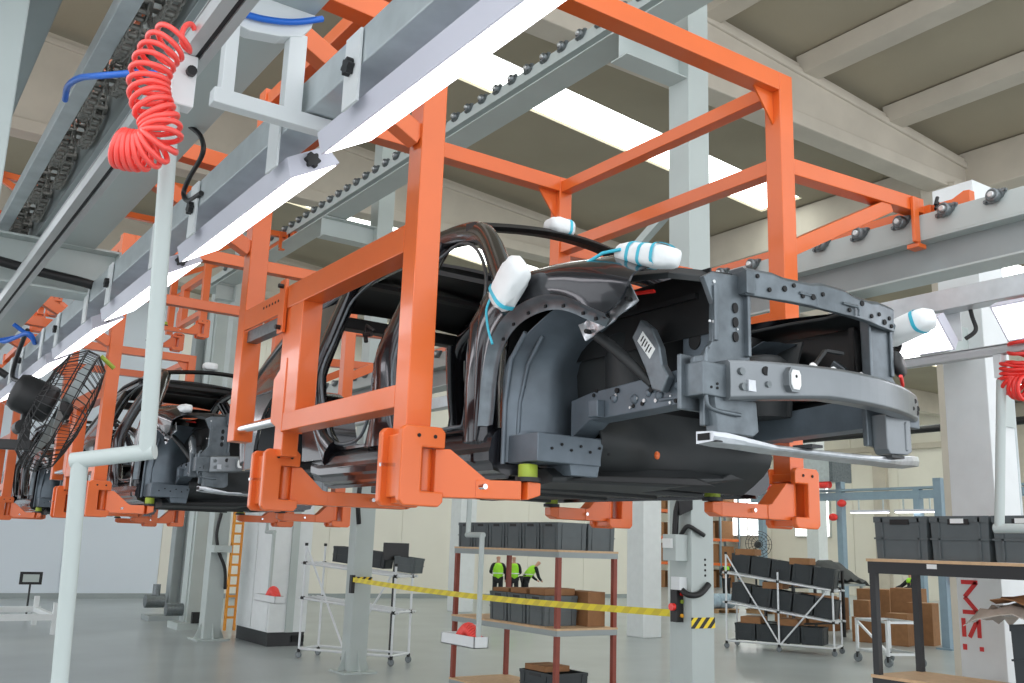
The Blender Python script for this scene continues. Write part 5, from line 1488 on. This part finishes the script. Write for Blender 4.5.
# low steel platform frame at lower left
t = thing('low_platform', 'low pale steel platform frame on the floor at the left edge', 'platform', (2.9, 22.6, 0))
for y in (21.7, 24.0): MB().box(1.0, 4.0, y - .06, y + .06, .28, .40).build('side_beam', 'white_paint', t)
for x in (1.4, 2.6, 3.9): MB().box(x - .05, x + .05, 21.7, 24.0, .29, .39).build('cross_beam', 'white_paint', t)
for x, y in ((3.9, 21.7), (2.6, 21.7), (3.9, 24.0), (1.4, 21.7), (2.6, 24.0)):
    MB().box(x - .05, x + .05, y - .05, y + .05, 0, .62).build('leg', 'white_paint', t)
t = thing('warning_sign_stand', 'small black framed stand beyond the low platform', 'stand', (4.1, 26.4, 0))
MB().box(3.85, 4.35, 26.4, 26.44, .75, 1.05).build('frame', 'black', t); MB().box(3.92, 4.28, 26.39, 26.4, .81, .99).build('panel', 'steel', t); MB().box(4.08, 4.12, 26.4, 26.44, 0, .75).build('stem', 'blacksteel', t)

# ---------- control gear on the middle column
cx = 6.95 - .15
MB().box(cx - .16, cx - .0, 6.84, 7.02, 1.93, 2.18).build('junction_box', 'steel', c_mid, .004)
MB().box(cx - .19, cx - .155, 6.88, 6.99, 2.05, 2.14).build('box_window', 'label', c_mid)
MB().box(cx - .10, cx, 6.85, 6.97, 1.66, 1.78).build('socket', 'white_paint', c_mid, .004)
pn = MB().box(cx - .09, cx - .0, 6.90, 6.99, 1.36, 1.66).build('push_button_box', 'black', c_mid, .004)
for z, m_ in ((1.62, 'hose_red'), (1.55, M['pad']), (1.42, mat('amber_button', (240, 170, 40), .4, noise=0))):
    MB().cyl((cx - .03, 6.90, z), (cx - .03, 6.885, z), .018, 12).build('button', m_, pn)
MB().cyl((cx - .09, 6.94, 1.50), (cx - .13, 6.94, 1.50), .035, 14).build('stop_button', 'hose_red', pn)
MB().tube(smooth_path([(cx - .06, 6.9, 2.9), (cx - .05, 6.88, 2.6), (cx - .09, 6.9, 2.4), (cx - .09, 6.92, 2.18)], 6), .03, 8).build('cable', 'black', c_mid)
MB().hull([Vector((cx - .10, 6.84, 2.36)), Vector((cx - .0, 6.77, 2.42)), Vector((cx - .0, 6.77, 2.56)), Vector((cx - .12, 6.84, 2.52))], [Vector((cx - .08, 6.89, 2.36)), Vector((cx + .02, 6.82, 2.42)), Vector((cx + .02, 6.82, 2.56)), Vector((cx - .10, 6.89, 2.52))]).build('plug_head', 'black', c_mid)
MB().tube(smooth_path([(cx - .05, 6.88, 2.18), (cx - .04, 6.80, 2.26), (cx + .05, 6.765, 2.22), (cx + .14, 6.76, 2.18)], 6), .022, 8).build('cable', 'black', c_mid)
MB().tube(smooth_path([(cx - .05, 6.90, 1.68), (cx - .04, 6.80, 1.62), (cx + .08, 6.765, 1.63), (cx + .2, 6.76, 1.72)], 6), .03, 8).build('cable', 'black', c_mid)
for z in (1.80, 1.85, 1.90, 1.95): MB().cyl((6.98, 6.792, z), (6.98, 6.785, z), .012, 8).build('hole', 'hole', c_mid)
MB().box(6.79, 7.103, 6.783, 6.789, 1.31, 1.41).box(7.1, 7.106, 6.785, 7.0, 1.31, 1.41).build('hazard_band', 'hazard', c_mid)
# barrier tape from the left column to the middle one
rows = []
for i in range(25):
    q = i / 24; y = 14.3 + (7.06 - 14.3) * q; z = 1.43 - .05 * math.sin(math.pi * q) + .0 * q; a = .5 * math.sin(5 * q)
    rows.append([Vector((6.84 - .01 * math.sin(a), y, z - .035 * math.cos(a * .4))), Vector((6.84 + .01 * math.sin(a), y, z + .035 * math.cos(a * .4)))])
o = MB().sheet(rows, .002, (1, 0, 0)).build('barrier_tape', 'tape_yellow', None, loc=(6.84, 10.7, 1.4)); tag(o, 'yellow barrier tape stretched between the two grey columns, across the brown shelf', 'tape')
MB().box(6.90, 7.2, 14.3, 14.345, 1.38, 1.47).build('hazard_band', 'hazard', c_left)
MB().box(6.86, 6.91, 14.30, 14.42, 1.5, 2.3).build('cable_box', 'steel', c_left); MB().box(6.82, 6.88, 14.26, 14.34, 1.22, 1.5).build('push_button_box', 'black', c_left)
MB().tube(smooth_path([(6.88, 14.3, 3.0), (6.84, 14.25, 2.6), (6.9, 14.3, 2.3)], 6), .04, 8).build('cable', 'black', c_left)

# ================================================================ PEOPLE
def skinned(name, joints, edges, m, parent, off, levels=1):
    me = bpy.data.meshes.new(name)
    me.from_pydata([tuple(Vector(j[:3])) for j in joints], edges, [])
    me.materials.append(M[m] if isinstance(m, str) else m)
    o = bpy.data.objects.new(name, me); COL.objects.link(o); o.parent = parent
    sk = o.modifiers.new('skin', 'SKIN'); sk.use_smooth_shade = True
    for i, j in enumerate(joints):
        r = j[3] if isinstance(j[3], tuple) else (j[3], j[3])
        me.skin_vertices[0].data[i].radius = r
    me.skin_vertices[0].data[0].use_root = True
    sb = o.modifiers.new('subsurf', 'SUBSURF'); sb.levels = levels; sb.render_levels = levels
    OFF[o.name] = off
    return o
def person(label, x, y, rz, pose, vest='hiviz', shirt='cloth_black', lean=0.0):
    """figure 1.74 m tall facing local +y; pose gives elbow / wrist points for left and right"""
    t = thing('person', label, 'person', (x, y, 0), 'workers on the floor')
    t.rotation_euler = (0, 0, rz)
    O = Vector((0, 0, 0))
    L = lambda z: lean * max(0, z - 0.95)                 # forward bend above the hip
    dz = lambda z: z - 0.28 * lean * max(0, z - 0.95)
    P = lambda px, py, z, r: (px, py + L(z), dz(z), r)
    J = [P(0, 0, .96, .125), P(0, 0, 1.12, .125), P(0, .0, 1.30, (.15, .11)), P(0, 0, 1.43, (.10, .085)), P(0, .01, 1.50, .055), P(0, .02, 1.56, .06), P(0, .02, 1.65, .085), P(0, .02, 1.70, .07),
         (-.10, 0, .90, .09), (-.11, .01, .50, .062), (-.12, -.02, .10, .045), (-.12, .12, .04, .04),
         (.10, 0, .90, .09), (.11, .01, .50, .062), (.12, -.02, .10, .045), (.12, .12, .04, .04),
         P(-.19, 0, 1.40, .06), (*pose[0], .045), (*pose[1], .033), (*(Vector(pose[1]) + (Vector(pose[1]) - Vector(pose[0])).normalized() * .09), .028),
         P(.19, 0, 1.40, .06), (*pose[2], .045), (*pose[3], .033), (*(Vector(pose[3]) + (Vector(pose[3]) - Vector(pose[2])).normalized() * .09), .028)]
    E_ = [(0, 1), (1, 2), (2, 3), (3, 4), (4, 5), (5, 6), (6, 7), (0, 8), (8, 9), (9, 10), (10, 11), (0, 12), (12, 13), (13, 14), (14, 15), (3, 16), (16, 17), (17, 18), (18, 19), (3, 20), (20, 21), (21, 22), (22, 23)]
    skinned('body', J, E_, 'skin', t, O)
    g = .014
    up = lambda j: (*j[:3], (j[3][0] + g, j[3][1] + g) if isinstance(j[3], tuple) else j[3] + g)
    tr = [up(J[0]), up(J[8]), up(J[9]), (*J[10][:3], .062), up(J[12]), up(J[13]), (*J[14][:3], .062)]
    skinned('trousers', tr, [(0, 1), (1, 2), (2, 3), (0, 4), (4, 5), (5, 6)], 'cloth_black', t, O)
    ja = [up(J[1]), up(J[2]), up(J[3]), up(J[16]), up(J[17]), (*J[18][:3], .044), up(J[20]), up(J[21]), (*J[22][:3], .044), up(J[0])]
    skinned('jacket', ja, [(9, 0), (0, 1), (1, 2), (2, 3), (3, 4), (4, 5), (2, 6), (6, 7), (7, 8)], shirt, t, O)
    if vest:
        if vest == 'collar':
            vv = [(J[2][0], J[2][1], J[2][2] + .0, (.19, .15)), (J[3][0], J[3][1], J[3][2] + .0, (.19, .15)), (J[4][0], J[4][1], J[4][2] + .02, (.11, .10))]
            skinned('hi_vis_collar', vv, [(0, 1), (1, 2)], 'hiviz', t, O)
        else:
            vv = [P(0, 0, .86, (.19, .17)), P(0, 0, 1.12, (.19, .165)), P(0, 0, 1.32, (.215, .165)), P(0, 0, 1.50, (.18, .13))]
            v_ = skinned('hi_vis_vest', vv, [(0, 1), (1, 2), (2, 3)], 'hiviz', t, O)
            b = MB(); c = Vector(P(0, 0, 1.12, 0)[:3]); pts = [c + Vector((.185 * math.cos(a), .16 * math.sin(a), 0)) for a in [2 * math.pi * k / 20 for k in range(20)]]
            b.tube(pts, .018, 6, closed=True); b.build('reflective_band', 'label', v_)
    hd = Vector(J[6][:3])
    MB().ball(hd + Vector((0, -.03, .045)), (.118, .13, .12), 14, 8).build('hair', 'hair', t)
    MB().hull([hd + Vector(p) for p in ((-.012, .08, -.02), (.012, .08, -.02), (.0, .075, .02))], [hd + Vector(p) for p in ((-.006, .108, -.022), (.006, .108, -.022), (0, .09, .01))]).build('nose', 'skin', t)
    for s_ in (-1, 1):
        MB().ball(hd + Vector((s_ * .085, .0, -.01)), (.012, .02, .03), 8, 6).build('ear', 'skin', t)
        MB().ball((s_ * .12, .06, .035), (.05, .135, .045), 12, 6).build('shoe', 'black', t)
    return t
arms_fwd = ((-.27, .05, 1.14), (-.16, .30, 1.12), (.27, .05, 1.14), (.16, .30, 1.12))
person('person in a yellow-green vest seen from behind, left of the pair behind the brown shelf', 19.42, 28.86, math.radians(-30), arms_fwd)
person('person in a yellow-green vest and dark trousers, right of the pair behind the brown shelf', 20.05, 28.8, math.radians(-20), ((-.28, .0, 1.12), (-.27, .1, .88), (.27, .05, 1.14), (.18, .30, 1.08)))
person('person bending forward in a yellow-green vest beyond the brown shelf', 20.9, 29.3, math.radians(-95), ((-.22, .45, .98), (-.14, .62, .86), (.22, .45, .98), (.14, .62, .86)), lean=.8)
person('person in black with a yellow-green collar between the middle column and tube rack', 33.75, 31.5, math.radians(150), ((-.38, .06, 1.16), (-.55, .12, .98), (.30, .06, 1.14), (.22, .25, 1.02)), vest='collar')
person('person with bright yellow-green shoulders half hidden behind the black shelf legs', 27.7, 18.2, math.radians(60), ((-.34, .16, 1.22), (-.24, .40, 1.16), (.34, .16, 1.22), (.24, .40, 1.16)), vest='collar')

# ================================================================ BACKGROUND BEHIND THE LINE
# overhead frame with strip lights, far right
t = thing('overhead_frame', 'long blue-grey steel frame across the far right above the workstations', 'steel frame', (30.5, 18, 0))
bl = mat('blue_grey_steel', (136, 158, 172), 0.4, noise=0.05)
MB().box(30.4, 30.6, 8, 27, 4.12, 4.40).build('lower_beam', bl, t)
MB().box(30.35, 30.65, 8, 27, 4.44, 4.52).build('upper_beam', bl, t)
for y in (9.5, 19.6, 22.75, 26.5): MB().box(30.38, 30.62, y - .12, y + .12, 0, 4.8 if y > 20 else 4.5).build('post', bl, t)
for k, y in enumerate((21.4, 19.6, 17.6)):
    s_ = thing('strip_light', ['strip light under the far frame, beside the red clamps', 'second strip light under the far frame', 'third strip light under the far frame, over the crates', 'strip light under the far frame at the right edge'][k], 'lamp', (30.3, y, 3.6), 'strip lights under the far frame')
    MB().box(30.2, 30.4, y - .75, y + .75, 3.66, 3.74).build('housing', 'lamp_case', s_); MB().box(30.22, 30.38, y - .73, y + .73, 3.63, 3.66).build('tube', 'lamp_on', s_)
    for dy in (-.5, .5): MB().box(30.36, 30.41, y + dy - .02, y + dy + .02, 3.74, 4.12).build('strap', 'galv', s_)
t = thing('air_duct', 'short shiny galvanised duct end above the far frame', 'duct', (30.5, 23.8, 4.85))
MB().box(30.0, 31.0, 22.75, 25.3, 4.80, 5.7).build('duct_body', 'galv', t); MB().box(29.95, 31.05, 22.65, 22.8, 4.78, 5.75).build('flange', 'bare', t)
o = MB().cyl((30.1, 22.9, 4.68), (30.1, 26.2, 4.68), .13, 12).build('red_pipe', 'hose_red', None, loc=(30.1, 24.5, 4.5)); tag(o, 'short red pipe under the galvanised duct', 'pipe')
o = MB().tube([(29.9, 4, 6.4), (29.9, 30, 6.4)], .13, 10).build('service_pipe', 'black', None, loc=(29.9, 17, 6.4)); tag(o, 'long black service pipe running across the far right', 'pipe')
for y, z, lab in ((22.55, 4.0, 'red clamp on the far frame post, upper one'), (22.95, 3.5, 'red clamp on the far frame post, lower one')):
    o = MB().ball((30.28, y, z), (.1, .2, .14), 10, 6).build('red_clamp', 'hose_red', None, loc=(30.28, y, z)); tag(o, lab, 'clamp')
# orange pallet racking with cartons, far
t = thing('pallet_rack', 'orange pallet racking loaded with cartons in the far background', 'pallet rack', (45, 44, 0))
for x in (40.0, 43.0, 46.0, 47.7):
    for y in (43.4, 44.6): MB().box(x - .06, x + .06, y - .06, y + .06, 0, 6).build('upright', bl, t)
for z in (1.5, 3.0, 4.6):
    for y in (43.4, 44.6): MB().box(40, 47.7, y - .05, y + .05, z - .16, z).build('beam', 'rack_orange', t)
    MB().box(40, 47.7, 43.4, 44.6, z, z + .03).build('deck', 'wood', t)
rnd = random.Random(11); q = 0
for z in (0.0, 1.53, 3.03, 4.63):
    for k in range(5):
        x0 = 40.3 + k * 1.48; w_ = rnd.uniform(.9, 1.25); h_ = rnd.uniform(.8, 1.15)
        lv = {0.0: 'floor level', 1.53: 'first deck', 3.03: 'second deck', 4.63: 'top deck'}[z]
        carton('large carton at place %s on the %s of the far orange racking' % (['one', 'two', 'three', 'four', 'five'][k], lv), x0, x0 + w_, 43.5, 44.5, z, h_, 'cartons in the far racking')
# pallets with wrapped sacks
M['sack'] = mat('pale_blue_sacks', (158, 178, 192), .6, noise=.15, scale=3)
for k, (x, y) in enumerate(((26.3, 24.9), (27.9, 24.2), (29.5, 23.6))):
    t = thing('pallet', ['wooden pallet behind the middle column', 'wooden pallet left of the right-hand tube rack', 'wooden pallet behind the right-hand tube rack'][k], 'pallet', (x, y, 0), 'pallets on the floor')
    for j in range(5): MB().box(x - .6, x + .6, y - .4 + j * .175, y - .4 + j * .175 + .1, .12, .14).build('deck_board', 'wood', t)
    for j in (-.55, -.05, .45): MB().box(x + j, x + j + .1, y - .4, y + .4, 0, .12).build('bearer', 'wood', t)
    for j in range(3):
        c = Vector((x - .38 + .38 * j, y, .14 + .26)); b = MB().ball(c, 1, 12, 8)
        b.v = [c + Vector((math.copysign(abs(p.x - c.x) ** .6, p.x - c.x) * .22, math.copysign(abs(p.y - c.y) ** .6, p.y - c.y) * .36, (p.z - c.z) * .26)) for p in b.v]
        o = b.build('sack', 'sack', None, loc=c); tag(o, 'pale blue sack at the %s of the %s pallet' % (['left', 'middle', 'right'][j], ['first', 'second', 'third'][k]), 'sack', 'sacks on pallets')
# cartons and carts behind the black shelf
spec = [(21.7, 14.6, .6, .5, .75, 'big carton at the front of the heap behind the black shelf'), (22.5, 14.5, .6, .6, 1.0, 'tall carton at the right of the heap behind the black shelf'), (21.7, 15.5, .7, .6, .6, 'low carton at the left of the heap behind the black shelf'),
        (23.6, 15.6, .8, .7, 1.3, 'tallest carton at the back of the heap'), (24.6, 17.2, 1.0, .9, 1.2, 'carton left of the person with bright shoulders'), (24.0, 18.6, 1.2, 1.0, .9, 'long dark-lidded carton at the far left of the heap')]
for (x, y, a, b, h, lab) in spec: carton(lab, x - a / 2, x + a / 2, y - b / 2, y + b / 2, 0, h, 'cardboard boxes on the far floor', .3)
carton('open carton stacked on the low carton of the heap', 21.45, 21.95, 15.3, 15.75, .602, .4, 'cardboard boxes on the far floor')
t = thing('black_rack', 'black steel work rack with shelves, left of the carton heap', 'rack', (21.2, 17.0, 0))
for x in (20.2, 22.2):
    for y in (16.6, 17.5): MB().box(x - .03, x + .03, y - .03, y + .03, 0, 1.7).build('post', 'blacksteel', t)
for z in (.35, .8, 1.25, 1.68): MB().box(20.2, 22.2, 16.6, 17.5, z - .02, z + .02).build('shelf', 'blacksteel', t)
rnd = random.Random(5)
for k in range(9):
    z = (.371, .821, 1.271)[k // 3]; x0 = 20.3 + (k % 3) * .62
    c_ = carton('dark component box on the black work rack, %s level, %s' % (['low', 'middle', 'upper'][k // 3], ['left', 'centre', 'right'][k % 3]), x0, x0 + rnd.uniform(.4, .55), 16.7, 17.3, z, rnd.uniform(.2, .33), 'boxes on the black work rack')
t = thing('trolley', 'white tubular trolley on casters in front of the carton heap', 'trolley', (17.3, 11.8, 0))
for x, y in ((16.95, 11.7), (17.65, 11.45), (17.25, 12.6), (17.95, 12.35)):
    MB().box(x - .025, x + .025, y - .025, y + .025, .2, .85).build('post', 'alu', t)
    MB().cyl((x - .02, y, .09), (x + .02, y, .09), .09, 14).build('caster', 'bearing', t); MB().box(x - .03, x + .03, y - .02, y + .02, .09, .2).build('caster_fork', 'black', t)
for z in (.24, .83):
    b = MB()
    for p, q_ in (((16.95, 11.7), (17.65, 11.45)), ((17.65, 11.45), (17.95, 12.35)), ((17.95, 12.35), (17.25, 12.6)), ((17.25, 12.6), (16.95, 11.7))): b.bar((*p, z), (*q_, z), .045, .045)
    b.build('frame', 'alu', t)
MB().bar((16.95, 11.7, .26), (17.25, 12.6, .8), .04, .04).build('brace', 'tube_white', t)
# tarpaulin-covered part and pedestal fan behind the right-hand rack
rows = []
for i in range(13):
    rows.append([Vector((26.6 + 2.4 * i / 12, 20.6 + 1.6 * k / 8, 1.2 + .75 * math.sin(math.pi * i / 12) ** .7 * math.sin(math.pi * (k + .6) / 9.2) + .05 * math.sin(3 * i + k))) for k in range(9)])
o = MB().sheet(rows, .02, (0, 0, -1)).build('covered_part', 'body_under', None, loc=(27.8, 21.4, 1.2)); tag(o, 'grey curved panel stack lying on a stand behind the right-hand tube rack', 'car part')
t = thing('part_stand', 'steel stand carrying the grey curved panels', 'stand', (27.8, 21.4, 0))
for x in (26.8, 28.8):
    for y in (20.8, 22.0): MB().box(x - .04, x + .04, y - .04, y + .04, 0, 1.2).build('leg', 'steel_dark', t)
MB().box(26.7, 28.9, 20.7, 22.1, 1.12, 1.2).build('top_frame', 'steel_dark', t)
t = thing('pedestal_fan', 'dark pedestal fan far behind the right-hand tube rack', 'fan', (29.5, 26, 0))
MB().cyl((29.5, 26, 0.04), (29.5, 26, 2.3), .04, 10).build('stem', 'blacksteel', t); MB().cyl((29.5, 26, 0), (29.5, 26, .04), .35, 20).build('base', 'blacksteel', t)
c = Vector((29.5, 25.85, 2.45)); ax = Vector((-.6, -.75, .1)).normalized(); b = MB(); u_ = ax.cross(Vector((0, 0, 1))).normalized(); v_ = ax.cross(u_)
for R in (.5, .4, .28, .14): b.tube([c + ax * (.12 - .3 * R * R) + (u_ * math.cos(2 * math.pi * k / 24) + v_ * math.sin(2 * math.pi * k / 24)) * R for k in range(24)], .012, 5, closed=True)
for k in range(16): b.tube([c + (u_ * math.cos(math.pi * k / 8) + v_ * math.sin(math.pi * k / 8)) * R + ax * (.12 - .3 * R * R) for R in (.05, .28, .5)], .008, 4)
b.build('cage', 'blacksteel', t); MB().lathe([(.12, -.3), (.14, -.1), (.1, .0)], c, ax, 14).build('motor', 'blacksteel', t)
# pale post and red reels near the right
t = thing('pallet_guard_post', 'pale galvanised post standing behind the black shelf legs', 'post', (21.9, 13.5, 0))
MB().box(21.8, 22.0, 13.4, 13.6, 0, 4.0).build('post', bl, t); MB().box(21.7, 22.1, 13.3, 13.7, 0, .04).build('foot', bl, t)
MB().bar((22.0, 13.3, .9), (24.2, 12.1, 1.9), .08, .08).build('stay', bl, t)
for k, (x, y, z) in enumerate(((22.1, 13.28, 1.62), (20.5, 16.0, 1.45))):
    o = MB().ball((x, y, z), (.2, .16, .13), 12, 8).build('red_reel', 'hose_red', None, loc=(x, y, z)); tag(o, ['red hose reel on the pale post behind the black shelf', 'red hose reel above the black work rack'][k], 'hose reel')
# distant wall fittings
for k, y in enumerate((10.5, 19.0, 25.0, 33.0)):
    struct('trim_%d' % tn, MB().box(47.7, 48.0, y - .4, y + .4, 0, 9.9), conc); tn += 1
struct('trim_%d' % tn, MB().box(47.75, 48.0, -4, 62, 8.0, 8.3), conc); tn += 1
